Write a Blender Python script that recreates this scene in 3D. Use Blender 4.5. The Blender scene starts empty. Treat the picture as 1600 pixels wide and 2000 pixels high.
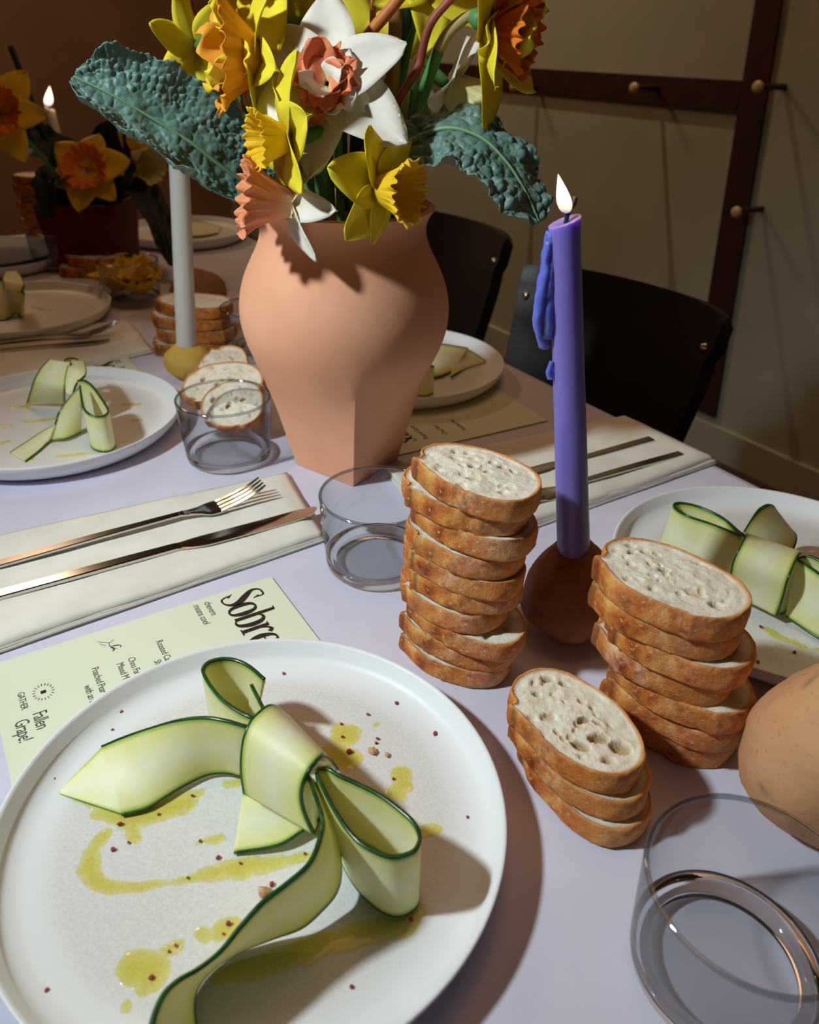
import bpy, bmesh, math, random
import numpy as np
from mathutils import Vector, Matrix, noise
random.seed(7)
SC = bpy.context.scene
COL = SC.collection
PI = math.pi
TZ = 0.75                      # table top above the floor; everything is built with the table top at z=0 and lifted at the end

# ------------------------------------------------------------------ camera
F_PX, PITCH, ROLL, CAM_H = 1491.05, 0.550, 0.030, 0.374
_c, _s = math.cos(PITCH), math.sin(PITCH)
FW = np.array([0, _c, -_s]); _up = np.array([0, _s, _c]); _rt = np.array([1., 0, 0])
R2 = math.cos(ROLL)*_rt + math.sin(ROLL)*_up
U2 = -math.sin(ROLL)*_rt + math.cos(ROLL)*_up
CAMP = np.array([0, 0, CAM_H])
cam = bpy.data.cameras.new('camera'); cam_o = bpy.data.objects.new('camera', cam); COL.objects.link(cam_o)
cam.sensor_fit = 'VERTICAL'; cam.sensor_height = 36; cam.lens = F_PX/2000*36
cam.clip_start = 0.01; cam.clip_end = 60
cam_o.matrix_world = Matrix(((R2[0], U2[0], -FW[0], 0), (R2[1], U2[1], -FW[1], 0), (R2[2], U2[2], -FW[2], CAM_H+TZ), (0, 0, 0, 1)))
cam.dof.use_dof = True; cam.dof.focus_distance = 0.52; cam.dof.aperture_fstop = 9.0
SC.camera = cam_o

# ------------------------------------------------------------------ light, exposure
SC.view_settings.view_transform = 'Standard'; SC.view_settings.look = 'None'
SC.view_settings.gamma = 1; SC.view_settings.use_curve_mapping = False
SC.view_settings.exposure = 0.0
SC.cycles.max_bounces = 10; SC.cycles.transparent_max_bounces = 24
SC.cycles.sample_clamp_indirect = 4.0; SC.cycles.blur_glossy = 0.5
w = bpy.data.worlds.new('room_air'); SC.world = w; w.use_nodes = True
w.node_tree.nodes['Background'].inputs[0].default_value = (1.0, 0.72, 0.48, 1); w.node_tree.nodes['Background'].inputs[1].default_value = 0.02

def lamp(name, typ, loc, energy, col, **k):
    l = bpy.data.lights.new(name, typ); l.energy = energy; l.color = col
    for a, b in k.items(): setattr(l, a, b)
    o = bpy.data.objects.new(name, l); o.location = (loc[0], loc[1], loc[2]+TZ); COL.objects.link(o); return o
def aim(o, tgt):
    d = Vector((tgt[0], tgt[1], tgt[2]+TZ)) - o.location
    o.rotation_euler = d.to_track_quat('-Z', 'Y').to_euler()
FLASH = (-0.72, 0.16, 0.84)
fl = lamp('hand_held_flash', 'SPOT', FLASH, 45.0, (0.86, 0.98, 1.0), shadow_soft_size=0.042, spot_size=math.radians(78), spot_blend=1.0)
aim(fl, (0.0, 0.50, 0.20))
a = lamp('warm_ceiling_lamp', 'AREA', (0.15, 1.05, 2.3), 7.0, (1.0, 0.55, 0.27), shape='DISK', size=1.3)
# table frame (long axis t, across n) and wall
E0 = np.array([.353, .68]); TT = np.array([-.561, .828]); NN = np.array([.828, .561])
WALL_D = 1.4
def tab(s, o, z=0.): return np.array([*(E0+TT*s+NN*o), z])
sp = lamp('wall_washer', 'SPOT', tab(2.15, WALL_D-.55, 2.45), 92.0, (1.0, 0.87, 0.60), spot_size=1.55, spot_blend=1.0, shadow_soft_size=0.02)
aim(sp, tab(2.25, WALL_D-.02, 0.35))
a2 = lamp('end_wall_fill', 'AREA', tab(3.6, -.6, 2.5), 22.0, (1.0, 0.66, 0.42), shape='DISK', size=.6)  # added fill without a known source, lifts the dark end wall

# ------------------------------------------------------------------ pixel helpers
def ray(px, py): return FW + (px-800)/F_PX*R2 - (py-1000)/F_PX*U2
def at(px, py, z=0.):
    d = ray(px, py); return CAMP + d*((z-CAM_H)/d[2])
def aty(px, py, Y):
    d = ray(px, py); return CAMP + d*(Y/d[1])
def cdir(r, u, t):      # right, up, towards the camera -> world
    v = r*R2 + u*U2 - t*FW; return v/np.linalg.norm(v)

# ------------------------------------------------------------------ materials
def S(r, g, b):
    f = lambda c: (c/255/12.92 if c/255 <= .04045 else ((c/255+.055)/1.055)**2.4)
    return (f(r), f(g), f(b), 1)
def nodes(name):
    m = bpy.data.materials.new(name); m.use_nodes = True
    nt = m.node_tree; b = nt.nodes['Principled BSDF']; return m, nt, b
def N(nt, typ, **k):
    n = nt.nodes.new(typ)
    for a, b in k.items():
        if a.startswith('i_'): n.inputs[int(a[2:])].default_value = b
        else: setattr(n, a, b)
    return n
def ramp(nt, fac, stops):
    r = N(nt, 'ShaderNodeValToRGB'); e = r.color_ramp.elements
    while len(e) > 1: e.remove(e[0])
    e[0].position = stops[0][0]; e[0].color = stops[0][1]
    for p, c in stops[1:]:
        x = e.new(p); x.color = c
    nt.links.new(fac, r.inputs[0]); return r.outputs[0]
def mixc(nt, fac, a, b, typ='MIX'):
    m = N(nt, 'ShaderNodeMix', data_type='RGBA', blend_type=typ)
    for s, v in ((0, fac), (6, a), (7, b)):
        if hasattr(v, 'links'): nt.links.new(v, m.inputs[s])
        else: m.inputs[s].default_value = v
    return m.outputs[2]
def tex(nt, scale, detail=3., rough=.55, typ='ShaderNodeTexNoise', coord='Object'):
    tc = N(nt, 'ShaderNodeTexCoord'); n = N(nt, typ)
    n.inputs['Scale'].default_value = scale
    if typ == 'ShaderNodeTexNoise':
        n.inputs['Detail'].default_value = detail; n.inputs['Roughness'].default_value = rough
    nt.links.new(tc.outputs[coord], n.inputs['Vector']); return n.outputs[0]
def bump(nt, b, h, strength, dist=.001):
    n = N(nt, 'ShaderNodeBump'); n.inputs['Strength'].default_value = strength; n.inputs['Distance'].default_value = dist
    nt.links.new(h, n.inputs['Height']); nt.links.new(n.outputs[0], b.inputs['Normal'])
def attr(nt, name):
    a = N(nt, 'ShaderNodeAttribute', attribute_name=name); return a.outputs['Fac']
def M(name, col, rough=.5, col2=None, ns=30, lo=.35, hi=.65, bs=None, bst=.3, bd=.001, spec=.5, sss=0, ssr=(.01, .006, .004), metal=0, coat=0):
    m, nt, b = nodes(name)
    b.inputs['Base Color'].default_value = col; b.inputs['Roughness'].default_value = rough
    b.inputs['Specular IOR Level'].default_value = spec; b.inputs['Metallic'].default_value = metal
    b.inputs['Coat Weight'].default_value = coat
    if sss:
        b.inputs['Subsurface Weight'].default_value = sss; b.inputs['Subsurface Radius'].default_value = ssr; b.inputs['Subsurface Scale'].default_value = 1
    if col2:
        nt.links.new(ramp(nt, tex(nt, ns), [(lo, col), (hi, col2)]), b.inputs['Base Color'])
    if bs: bump(nt, b, tex(nt, bs, 4), bst, bd)
    return m
MT = {}
MT['cloth'] = M('tablecloth_linen', S(216, 214, 234), .85, S(208, 206, 226), 9, bs=260, bst=.25, bd=.0006, spec=.2)
MT['napkin'] = M('napkin_cotton', S(236, 233, 222), .9, S(226, 222, 210), 25, bs=420, bst=.35, bd=.0006, spec=.15)
def plate_mat():
    m, nt, b = nodes('plate_matte_glaze')
    sp = ramp(nt, tex(nt, 520, 4, .7), [(.36, S(212, 212, 210)), (.66, S(226, 227, 226))])
    c = mixc(nt, attr(nt, 'rim'), sp, S(233, 237, 240))
    nt.links.new(c, b.inputs['Base Color']); b.inputs['Roughness'].default_value = .42; b.inputs['Specular IOR Level'].default_value = .4
    bump(nt, b, tex(nt, 600, 3), .08, .0005); return m
MT['plate'] = plate_mat()
MT['terracotta'] = M('terracotta', S(238, 175, 140), .8, S(230, 164, 128), 14, bs=300, bst=.15, bd=.0008, spec=.2)
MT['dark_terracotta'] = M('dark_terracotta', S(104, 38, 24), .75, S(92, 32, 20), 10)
MT['steel'] = M('polished_steel', S(205, 203, 198), .13, metal=1)
MT['paper'] = M('menu_paper', S(226, 232, 208), .75, spec=.25)
MT['ink'] = M('menu_ink', S(38, 22, 20), .6)
MT['ink_light'] = M('menu_fine_ink', S(70, 72, 64), .7)
MT['wall'] = M('plaster_wall', S(168, 162, 142), .9, S(160, 154, 135), 4, bs=40, bst=.1, spec=.2)
MT['wall_dark'] = M('dark_plaster_wall', S(150, 116, 92), .9, S(142, 110, 88), 3, spec=.2)
MT['floor'] = M('wooden_floor', S(74, 54, 38), .55, S(60, 44, 30), 6)
MT['wood'] = M('dark_wood', S(64, 28, 20), .5, S(50, 22, 16), 20, spec=.4)
MT['peg'] = M('brass_peg', S(205, 170, 125), .4, spec=.6)
MT['leather'] = M('dark_leather', S(26, 13, 11), .42, S(20, 10, 9), 18, bs=250, bst=.2, spec=.5)
MT['chair_wood'] = M('chair_wood', S(30, 17, 13), .5)
MT['rivet'] = M('rivet_steel', S(200, 190, 170), .25, metal=1)
MT['potato'] = None
MT['stem'] = M('daffodil_stem', S(86, 140, 84), .5, S(70, 122, 70), 40, spec=.3)
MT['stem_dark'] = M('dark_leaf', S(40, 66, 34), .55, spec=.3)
MT['stem_brown'] = M('dried_spathe', S(170, 150, 98), .7)
MT['twig_red'] = M('red_willow_bark', S(150, 72, 58), .5, S(120, 52, 44), 60, spec=.4)
MT['twig_orange'] = M('orange_willow_bark', S(206, 122, 58), .5, S(188, 104, 48), 60, spec=.4)
MT['twig_olive'] = M('olive_bark', S(150, 118, 50), .5, S(120, 88, 40), 60, spec=.4)
def petal_mat(name, c_base, c_tip, rough=.55, tl=.2):
    m, nt, b = nodes(name)
    n = tex(nt, 55, 2); u = attr(nt, 'u')
    c = ramp(nt, u, [(0, c_base), (.35, c_tip), (1, c_tip)])
    c = mixc(nt, n, c, mixc(nt, 1.0, c, (.86, .84, .8, 1), 'MULTIPLY'))
    nt.links.new(c, b.inputs['Base Color']); b.inputs['Roughness'].default_value = rough; b.inputs['Specular IOR Level'].default_value = .25
    t = N(nt, 'ShaderNodeBsdfTranslucent'); nt.links.new(c, t.inputs[0])
    x = N(nt, 'ShaderNodeMixShader'); x.inputs[0].default_value = tl
    nt.links.new(b.outputs[0], x.inputs[1]); nt.links.new(t.outputs[0], x.inputs[2])
    nt.links.new(x.outputs[0], nt.nodes['Material Output'].inputs[0]); return m
MT['pet_yellow'] = petal_mat('yellow_petal', S(214, 190, 40), S(252, 236, 66))
MT['pet_deep'] = petal_mat('golden_petal', S(240, 160, 34), S(252, 212, 58))
MT['pet_white'] = petal_mat('white_petal', S(232, 226, 176), S(250, 246, 238))
MT['cor_orange'] = petal_mat('orange_corona', S(250, 206, 66), S(255, 180, 62))
MT['cor_red'] = petal_mat('deep_orange_corona', S(240, 184, 50), S(246, 138, 40))
MT['cor_coral'] = petal_mat('coral_corona', S(250, 206, 140), S(254, 152, 110))
MT['cor_peach'] = petal_mat('peach_corona', S(250, 206, 160), S(252, 168, 122))
MT['cor_yellow'] = petal_mat('yellow_corona', S(230, 188, 46), S(253, 212, 44))
MT['cor_pale'] = petal_mat('pale_corona', S(220, 214, 150), S(236, 230, 170))
def flesh_mat():
    m, nt, b = nodes('courgette_flesh')
    v = attr(nt, 'v')
    c = ramp(nt, v, [(0, S(96, 150, 40)), (.04, S(178, 206, 96)), (.10, S(242, 240, 178)), (.5, S(254, 250, 220)), (.90, S(242, 240, 178)), (.96, S(178, 206, 96)), (1, S(96, 150, 40))])
    n = tex(nt, 90, 3)
    c = mixc(nt, ramp(nt, n, [(.45, (0, 0, 0, 1)), (.75, (1, 1, 1, 1))]), c, mixc(nt, 1., c, (.97, .95, .80, 1), 'MULTIPLY'))
    nt.links.new(c, b.inputs['Base Color']); b.inputs['Roughness'].default_value = .42; b.inputs['Specular IOR Level'].default_value = .3
    b.inputs['Subsurface Weight'].default_value = .75; b.inputs['Subsurface Radius'].default_value = (.0034, .0027, .0009); b.inputs['Subsurface Scale'].default_value = 1
    bump(nt, b, tex(nt, 240, 3), .10, .0006)
    t = N(nt, 'ShaderNodeBsdfTranslucent'); nt.links.new(c, t.inputs[0])
    x = N(nt, 'ShaderNodeMixShader'); x.inputs[0].default_value = .17
    nt.links.new(b.outputs[0], x.inputs[1]); nt.links.new(t.outputs[0], x.inputs[2])
    nt.links.new(x.outputs[0], nt.nodes['Material Output'].inputs[0]); return m
MT['flesh'] = flesh_mat()
MT['peel'] = M('courgette_peel', S(22, 62, 30), .22, S(34, 100, 40), 120, .4, .8, spec=.55)
def kale_mat():
    m, nt, b = nodes('kale_leaf')
    v = attr(nt, 'vein'); n = tex(nt, 45, 3)
    base = mixc(nt, n, S(56, 96, 82), S(120, 148, 144))
    c = mixc(nt, ramp(nt, v, [(0, (1, 1, 1, 1)), (.18, (0, 0, 0, 1))]), base, S(104, 140, 112))
    nt.links.new(c, b.inputs['Base Color']); b.inputs['Roughness'].default_value = .48; b.inputs['Specular IOR Level'].default_value = .4
    bump(nt, b, tex(nt, 320, 4), .3, .0008); return m
MT['kale'] = kale_mat()
MT['kale_rib'] = M('kale_midrib', S(116, 150, 112), .5)
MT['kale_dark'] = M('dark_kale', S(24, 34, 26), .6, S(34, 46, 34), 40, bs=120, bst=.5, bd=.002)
def crust_mat():
    m, nt, b = nodes('bread_crust')
    n1 = tex(nt, 70, 5, .62); n2 = tex(nt, 260, 3, .6); n3 = tex(nt, 38, 4, .6)
    c = ramp(nt, n1, [(.33, S(130, 54, 20)), (.44, S(196, 98, 34)), (.55, S(222, 132, 52)), (.70, S(242, 180, 100))])
    c = mixc(nt, attr(nt, 'pale'), c, S(230, 176, 104))
    d = attr(nt, 'dark')
    c = mixc(nt, d, c, S(104, 52, 30))
    sp = ramp(nt, n2, [(.60, (0, 0, 0, 1)), (.68, (.7, .7, .7, 1))])
    c = mixc(nt, sp, c, S(240, 196, 130))
    fl = attr(nt, 'flour')
    mth = N(nt, 'ShaderNodeMath', operation='MULTIPLY'); nt.links.new(fl, mth.inputs[0])
    nt.links.new(ramp(nt, n3, [(.42, (0, 0, 0, 1)), (.6, (1, 1, 1, 1))]), mth.inputs[1])
    m2 = N(nt, 'ShaderNodeMath', operation='MULTIPLY'); nt.links.new(mth.outputs[0], m2.inputs[0])
    nt.links.new(ramp(nt, n2, [(.36, (.1, .1, .1, 1)), (.6, (1, 1, 1, 1))]), m2.inputs[1])
    c = mixc(nt, m2.outputs[0], c, S(230, 212, 190))
    nt.links.new(c, b.inputs['Base Color']); b.inputs['Roughness'].default_value = .58; b.inputs['Specular IOR Level'].default_value = .35
    bump(nt, b, tex(nt, 380, 5, .72), .8, .0016); return m
MT['crust'] = crust_mat()
def crumb_mat():
    m, nt, b = nodes('bread_crumb')
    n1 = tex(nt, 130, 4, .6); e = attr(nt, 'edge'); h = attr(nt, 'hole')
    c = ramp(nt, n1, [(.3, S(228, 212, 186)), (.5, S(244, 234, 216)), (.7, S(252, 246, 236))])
    c = mixc(nt, h, c, S(186, 158, 116))  # shade inside the crumb holes is put into the colour
    c = mixc(nt, e, c, S(206, 150, 82))
    nt.links.new(c, b.inputs['Base Color']); b.inputs['Roughness'].default_value = .85; b.inputs['Specular IOR Level'].default_value = .2
    b.inputs['Subsurface Weight'].default_value = .25; b.inputs['Subsurface Radius'].default_value = (.004, .003, .002); b.inputs['Subsurface Scale'].default_value = 1
    bump(nt, b, tex(nt, 420, 4, .75), .7, .0016); return m
MT['crumb'] = crumb_mat()
def potato_mat(name, c1, c2, c3):
    m, nt, b = nodes(name)
    n1 = tex(nt, 22, 4); n2 = tex(nt, 260, 3)
    c = ramp(nt, n1, [(.3, c1), (.6, c2)])
    c = mixc(nt, ramp(nt, n2, [(.62, (0, 0, 0, 1)), (.74, (.6, .6, .6, 1))]), c, c3)
    c = mixc(nt, attr(nt, 'dark'), c, S(96, 62, 40))
    nt.links.new(c, b.inputs['Base Color']); b.inputs['Roughness'].default_value = .7; b.inputs['Specular IOR Level'].default_value = .3
    bump(nt, b, tex(nt, 180, 5), .5, .0014); return m
MT['potato'] = potato_mat('potato_skin', S(192, 136, 94), S(204, 152, 108), S(150, 104, 70))
MT['potato_dark'] = potato_mat('earthy_potato_skin', S(140, 92, 60), S(156, 106, 72), S(104, 66, 44))
MT['potato_gold'] = potato_mat('golden_potato_skin', S(214, 170, 72), S(222, 184, 92), S(180, 130, 60))
def wax(name, col, sss, ssr, rough=.36):
    m = M(name, col, rough, spec=.45, sss=sss, ssr=ssr); return m
MT['wax_blue'] = wax('violet_wax', S(132, 120, 200), .85, (.010, .006, .012))
MT['wax_drip'] = wax('blue_drip_wax', S(104, 118, 210), .6, (.004, .004, .006), .16)
MT['wax_white'] = wax('white_wax', S(226, 224, 216), .5, (.006, .005, .004))
MT['wick'] = M('charred_wick', S(26, 22, 34), .7)
def emit(name, col, k):
    m = bpy.data.materials.new(name); m.use_nodes = True; nt = m.node_tree; nt.nodes.clear()
    e = N(nt, 'ShaderNodeEmission'); e.inputs[0].default_value = col; e.inputs[1].default_value = k
    o = N(nt, 'ShaderNodeOutputMaterial'); nt.links.new(e.outputs[0], o.inputs[0]); return m
def flame_mat():
    m = bpy.data.materials.new('candle_flame'); m.use_nodes = True; nt = m.node_tree; nt.nodes.clear()
    u = attr(nt, 'u')
    c = ramp(nt, u, [(0, (.25, .3, .9, 1)), (.18, (1, .62, .3, 1)), (.4, (1, .86, .66, 1)), (.85, (1, .84, .6, 1)), (1, (1, .5, .2, 1))])
    s = N(nt, 'ShaderNodeMapRange'); s.inputs[1].default_value = 0; s.inputs[2].default_value = .35; s.inputs[3].default_value = .5; s.inputs[4].default_value = 3.2
    nt.links.new(u, s.inputs[0])
    e = N(nt, 'ShaderNodeEmission'); nt.links.new(c, e.inputs[0]); nt.links.new(s.outputs[0], e.inputs[1])
    o = N(nt, 'ShaderNodeOutputMaterial'); nt.links.new(e.outputs[0], o.inputs[0]); return m
MT['flame'] = flame_mat()
def clear_mat(name, tint, ior=1.45, base=.03):
    m = bpy.data.materials.new(name); m.use_nodes = True; nt = m.node_tree; nt.nodes.clear()
    t = N(nt, 'ShaderNodeBsdfTransparent')
    g = N(nt, 'ShaderNodeBsdfGlossy'); g.inputs['Roughness'].default_value = .02
    lw = N(nt, 'ShaderNodeLayerWeight'); lw.inputs[0].default_value = .35
    lw2 = N(nt, 'ShaderNodeLayerWeight'); lw2.inputs[0].default_value = .5
    if isinstance(tint, str):
        nt.links.new(ramp(nt, attr(nt, 'thick'), [(0, (.985, .98, .86, 1)), (.5, (.97, .94, .56, 1)), (1, (.94, .89, .40, 1))]), t.inputs[0])
    else:
        nt.links.new(mixc(nt, lw.outputs['Facing'], tint, (tint[0]*.36, tint[1]*.42, tint[2]*.45, 1)), t.inputs[0])
    pw = N(nt, 'ShaderNodeMath', operation='POWER'); nt.links.new(lw2.outputs['Facing'], pw.inputs[0]); pw.inputs[1].default_value = 5
    fr = N(nt, 'ShaderNodeMath', operation='MULTIPLY_ADD'); nt.links.new(pw.outputs[0], fr.inputs[0]); fr.inputs[1].default_value = .8; fr.inputs[2].default_value = base
    x = N(nt, 'ShaderNodeMixShader'); nt.links.new(fr.outputs[0], x.inputs[0]); nt.links.new(t.outputs[0], x.inputs[1]); nt.links.new(g.outputs[0], x.inputs[2])
    o = N(nt, 'ShaderNodeOutputMaterial'); nt.links.new(x.outputs[0], o.inputs[0]); return m
MT['glass'] = clear_mat('thin_clear_glass', (.97, .98, .98, 1), base=.06)
MT['glass_rim'] = clear_mat('glass_rim', (.86, .90, .93, 1), base=.22)
MT['oil'] = clear_mat('olive_oil', 'oil', 1.47)
def refr():
    m, nt, b = nodes('thick_clear_glass')
    b.inputs['Base Color'].default_value = (.97, .985, .985, 1); b.inputs['Roughness'].default_value = .0
    b.inputs['Transmission Weight'].default_value = 1; b.inputs['IOR'].default_value = 1.5; return m
MT['glass_thick'] = refr()
MT['pepper'] = M('pink_peppercorn', S(170, 52, 62), .5, S(120, 30, 34), 300)
MT['walnut'] = M('toasted_crumb', S(206, 164, 118), .6, S(170, 120, 78), 200, bs=400, bst=.5)
MT['plate_shade'] = M('plate_shade_dark', S(44, 44, 44), .5)

# ------------------------------------------------------------------ object helpers
def tag(o, label=None, cat=None, group=None, kind=None):
    if label: o['label'] = label
    if cat: o['category'] = cat
    if group: o['group'] = group
    if kind: o['kind'] = kind
    return o
def thing(name, label, cat, loc=(0, 0, 0), group=None, rot=(0, 0, 0)):
    o = bpy.data.objects.new(name, None); COL.objects.link(o)
    o.empty_display_size = .02
    o.location = [float(x) for x in loc]; o.rotation_euler = rot
    return tag(o, label, cat, group)
def wloc(o):
    v = np.zeros(3)
    while o is not None: v = v+np.array(o.location); o = o.parent
    return v
def mk(name, V, Fc, mat, parent=None, world=False, smooth=True, attrs=None, loc=None):
    """one mesh object; world=True: V is in table space and parent (unrotated) is subtracted"""
    V = np.asarray(V, float)
    if world:
        org = wloc(parent) if parent else np.array(loc if loc is not None else V.mean(0)*[1, 1, 0]+[0, 0, V[:, 2].min()])
        V = V-org
    me = bpy.data.meshes.new(name); me.from_pydata(V.tolist(), [], [list(map(int, f)) for f in Fc]); me.update()
    if smooth: me.polygons.foreach_set('use_smooth', [True]*len(me.polygons))
    for k, a in (attrs or {}).items():
        at_ = me.attributes.new(k, 'FLOAT', 'POINT'); at_.data.foreach_set('value', np.asarray(a, 'f').ravel())
    me.materials.append(mat)
    o = bpy.data.objects.new(name, me); COL.objects.link(o)
    if parent: o.parent = parent
    elif world: o.location = org
    elif loc is not None: o.location = loc
    return o
def fixn(o):
    bm = bmesh.new(); bm.from_mesh(o.data); bmesh.ops.recalc_face_normals(bm, faces=bm.faces[:]); bm.to_mesh(o.data); bm.free(); return o
def sharp(o, ang=40):
    bm = bmesh.new(); bm.from_mesh(o.data)
    bmesh.ops.recalc_face_normals(bm, faces=bm.faces[:])
    for e in bm.edges:
        e.smooth = not (len(e.link_faces) == 2 and e.calc_face_angle(0) > math.radians(ang))
    bm.to_mesh(o.data); bm.free(); return o
def crom(P, n, closed=False):
    P = np.asarray(P, float); k = len(P)
    if k == 2:
        t = np.linspace(0, 1, n)[:, None]; return P[0]*(1-t)+P[1]*t
    d = np.r_[0, np.cumsum(np.maximum(np.linalg.norm(np.diff(P[:, :3], axis=0), axis=1), 1e-6)**.6)]
    # cubic hermite with finite-difference tangents
    m = np.zeros_like(P)
    m[1:-1] = (P[2:]-P[:-2])/(d[2:]-d[:-2])[:, None]
    m[0] = (P[1]-P[0])/(d[1]-d[0]); m[-1] = (P[-1]-P[-2])/(d[-1]-d[-2])
    out = []
    for x in np.linspace(0, d[-1], n):
        i = min(max(np.searchsorted(d, x, side='right')-1, 0), k-2); h = d[i+1]-d[i]; t = (x-d[i])/h
        out.append((2*t**3-3*t*t+1)*P[i]+(t**3-2*t*t+t)*h*m[i]+(-2*t**3+3*t*t)*P[i+1]+(t**3-t*t)*h*m[i+1])
    return np.array(out)
def gridf(n, m, closed=False, off=0):
    F = []
    for i in range(n-1):
        for j in range(m if closed else m-1):
            j2 = (j+1) % m
            F.append((off+i*m+j, off+i*m+j2, off+(i+1)*m+j2, off+(i+1)*m+j))
    return F
def gnorm(G):
    du = np.gradient(G, axis=0); dv = np.gradient(G, axis=1)
    n = np.cross(du, dv); return n/np.maximum(np.linalg.norm(n, axis=2, keepdims=True), 1e-12)
def solid(G, th, off=0):
    n, m, _ = G.shape; nr = gnorm(G)
    th = np.asarray(th)
    A = (G+nr*(th/2)).reshape(-1, 3); B = (G-nr*(th/2)).reshape(-1, 3)
    F = gridf(n, m); k = n*m
    F2 = [tuple(x+k for x in f[::-1]) for f in F]
    bd = [i*m for i in range(n)]+[(n-1)*m+j for j in range(1, m)]+[i*m+m-1 for i in range(n-2, -1, -1)]+[j for j in range(m-2, 0, -1)]
    S_ = [(bd[i], bd[(i+1) % len(bd)], bd[(i+1) % len(bd)]+k, bd[i]+k) for i in range(len(bd))]
    return np.vstack([A, B]), F+F2+S_
def lathe(prof, n=64):
    prof = np.asarray(prof, float); V = []
    for r, z in prof:
        for j in range(n):
            a = 2*PI*j/n; V.append((r*math.cos(a), r*math.sin(a), z))
    F = gridf(len(prof), n, True)
    return np.array(V), F
def capped(V, F, n, k):      # close both ends of a swept ring
    return F+[tuple(range(n))[::-1], tuple(range((k-1)*n, k*n))]
def tube(P, R, n=8, samples=None, cap=True):
    P = np.asarray(P, float); R = np.broadcast_to(np.asarray(R, float), (len(P),))
    if samples:
        Q = crom(np.c_[P, R], samples); P, R = Q[:, :3], Q[:, 3]
    T = np.gradient(P, axis=0); T /= np.maximum(np.linalg.norm(T, axis=1, keepdims=True), 1e-9)
    a = np.array([0, 0, 1.]) if abs(T[0][2]) < .8 else np.array([1., 0, 0])
    x = np.cross(T[0], a); x /= np.linalg.norm(x); V = []
    for p, t, r in zip(P, T, R):
        x = x-t*(x@t); x /= np.linalg.norm(x); y = np.cross(t, x)
        for j in range(n):
            b = 2*PI*j/n; V.append(p+r*(math.cos(b)*x+math.sin(b)*y))
    F = gridf(len(P), n, True)
    if cap: F = capped(V, F, n, len(P))
    return np.array(V), F
def box(x0, x1, y0, y1, z0, z1):
    V = [(x, y, z) for z in (z0, z1) for y in (y0, y1) for x in (x0, x1)]
    return np.array(V, float), [(0, 2, 3, 1), (4, 5, 7, 6), (0, 1, 5, 4), (2, 6, 7, 3), (0, 4, 6, 2), (1, 3, 7, 5)]
def bevel(o, w, seg=2):
    m = o.modifiers.new('bevel', 'BEVEL'); m.width = w; m.segments = seg; m.limit_method = 'ANGLE'; return o
def copy_tree(o, parent=None):
    c = o.copy(); COL.objects.link(c); c.parent = parent
    for ch in list(o.children): copy_tree(ch, c)
    return c
def nz(p, s): return noise.noise(Vector((float(p[0])*s, float(p[1])*s, float(p[2])*s)))

# ------------------------------------------------------------------ room
def wallbox(name, s0, s1, o0, o1, z0, z1, mat):
    c = [tab(s, o, z) for z in (z0, z1) for o in (o0, o1) for s in (s0, s1)]
    _, F = box(0, 1, 0, 1, 0, 1)
    return tag(fixn(mk(name, c, F, mat, world=True, smooth=False)), kind='structure')
S0, S1, O0 = -1.9, 5.0, -3.4
wallbox('floor', S0-.1, S1+.1, O0-.1, WALL_D+.1, -.85, -.75, MT['floor'])
wallbox('ceiling', S0-.1, S1+.1, O0-.1, WALL_D+.1, 2.65, 2.75, MT['wall'])
wallbox('wall_right', S0, S1, WALL_D, WALL_D+.1, -.75, 2.65, MT['wall'])
wallbox('wall_back', S1, S1+.1, O0, WALL_D+.1, -.75, 2.65, MT['wall_dark'])
wallbox('wall_left', S0, S1, O0-.1, O0, -.75, 2.65, MT['wall_dark'])
wallbox('wall_front', S0-.1, S0, O0, WALL_D, -.75, 2.65, MT['wall_dark'])
bb = wallbox('baseboard_right', S0, S1, WALL_D-.015, WALL_D, -.75, -.645, MT['wall'])

# peg rail on the wall (dark wood frame with pegs)
def onwall(px, py, D):
    d = ray(px, py); k = (D+E0@NN-CAMP[:2]@NN)/(d[:2]@NN); return CAMP+d*k
def s_of(P): return float((P[:2]-E0)@TT)
DR = WALL_D-.012
zr1 = onwall(1300, 149, DR)[2]; zr0 = onwall(1300, 203, DR)[2]
sP0 = s_of(onwall(1502, 120, DR)); sP1 = s_of(onwall(1452, 120, DR))
rail = thing('peg_rail', 'dark brown wooden wall frame of rail and post with small brass pegs', 'coat rack', tab((sP0+sP1)/2, DR, -.62))
def wb(name, s0, s1, o0, o1, z0, z1, mat, par):
    c = [tab(s, o, z) for z in (z0, z1) for o in (o0, o1) for s in (s0, s1)]
    _, F = box(0, 1, 0, 1, 0, 1); return fixn(mk(name, c, F, mat, par, world=True, smooth=False))
def post():
    a0, a1 = onwall(1526, 0, DR), onwall(1475, 0, DR); b0, b1 = onwall(1435, 571, DR), onwall(1385, 571, DR)
    ex = lambda a, b, z: s_of(b)+(s_of(a)-s_of(b))*(z-b[2])/(a[2]-b[2])
    V = [tab(ex(a, b, z), o, z) for z in (-.62, 1.6) for o in (DR, WALL_D) for a, b in ((a0, b0), (a1, b1))]
    _, F = box(0, 1, 0, 1, 0, 1); fixn(mk('post', V, F, MT['wood'], rail, world=True, smooth=False))
post()
wb('rail', sP1-.01, 4.2, DR, WALL_D, zr0, zr1, MT['wood'], rail)
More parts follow.
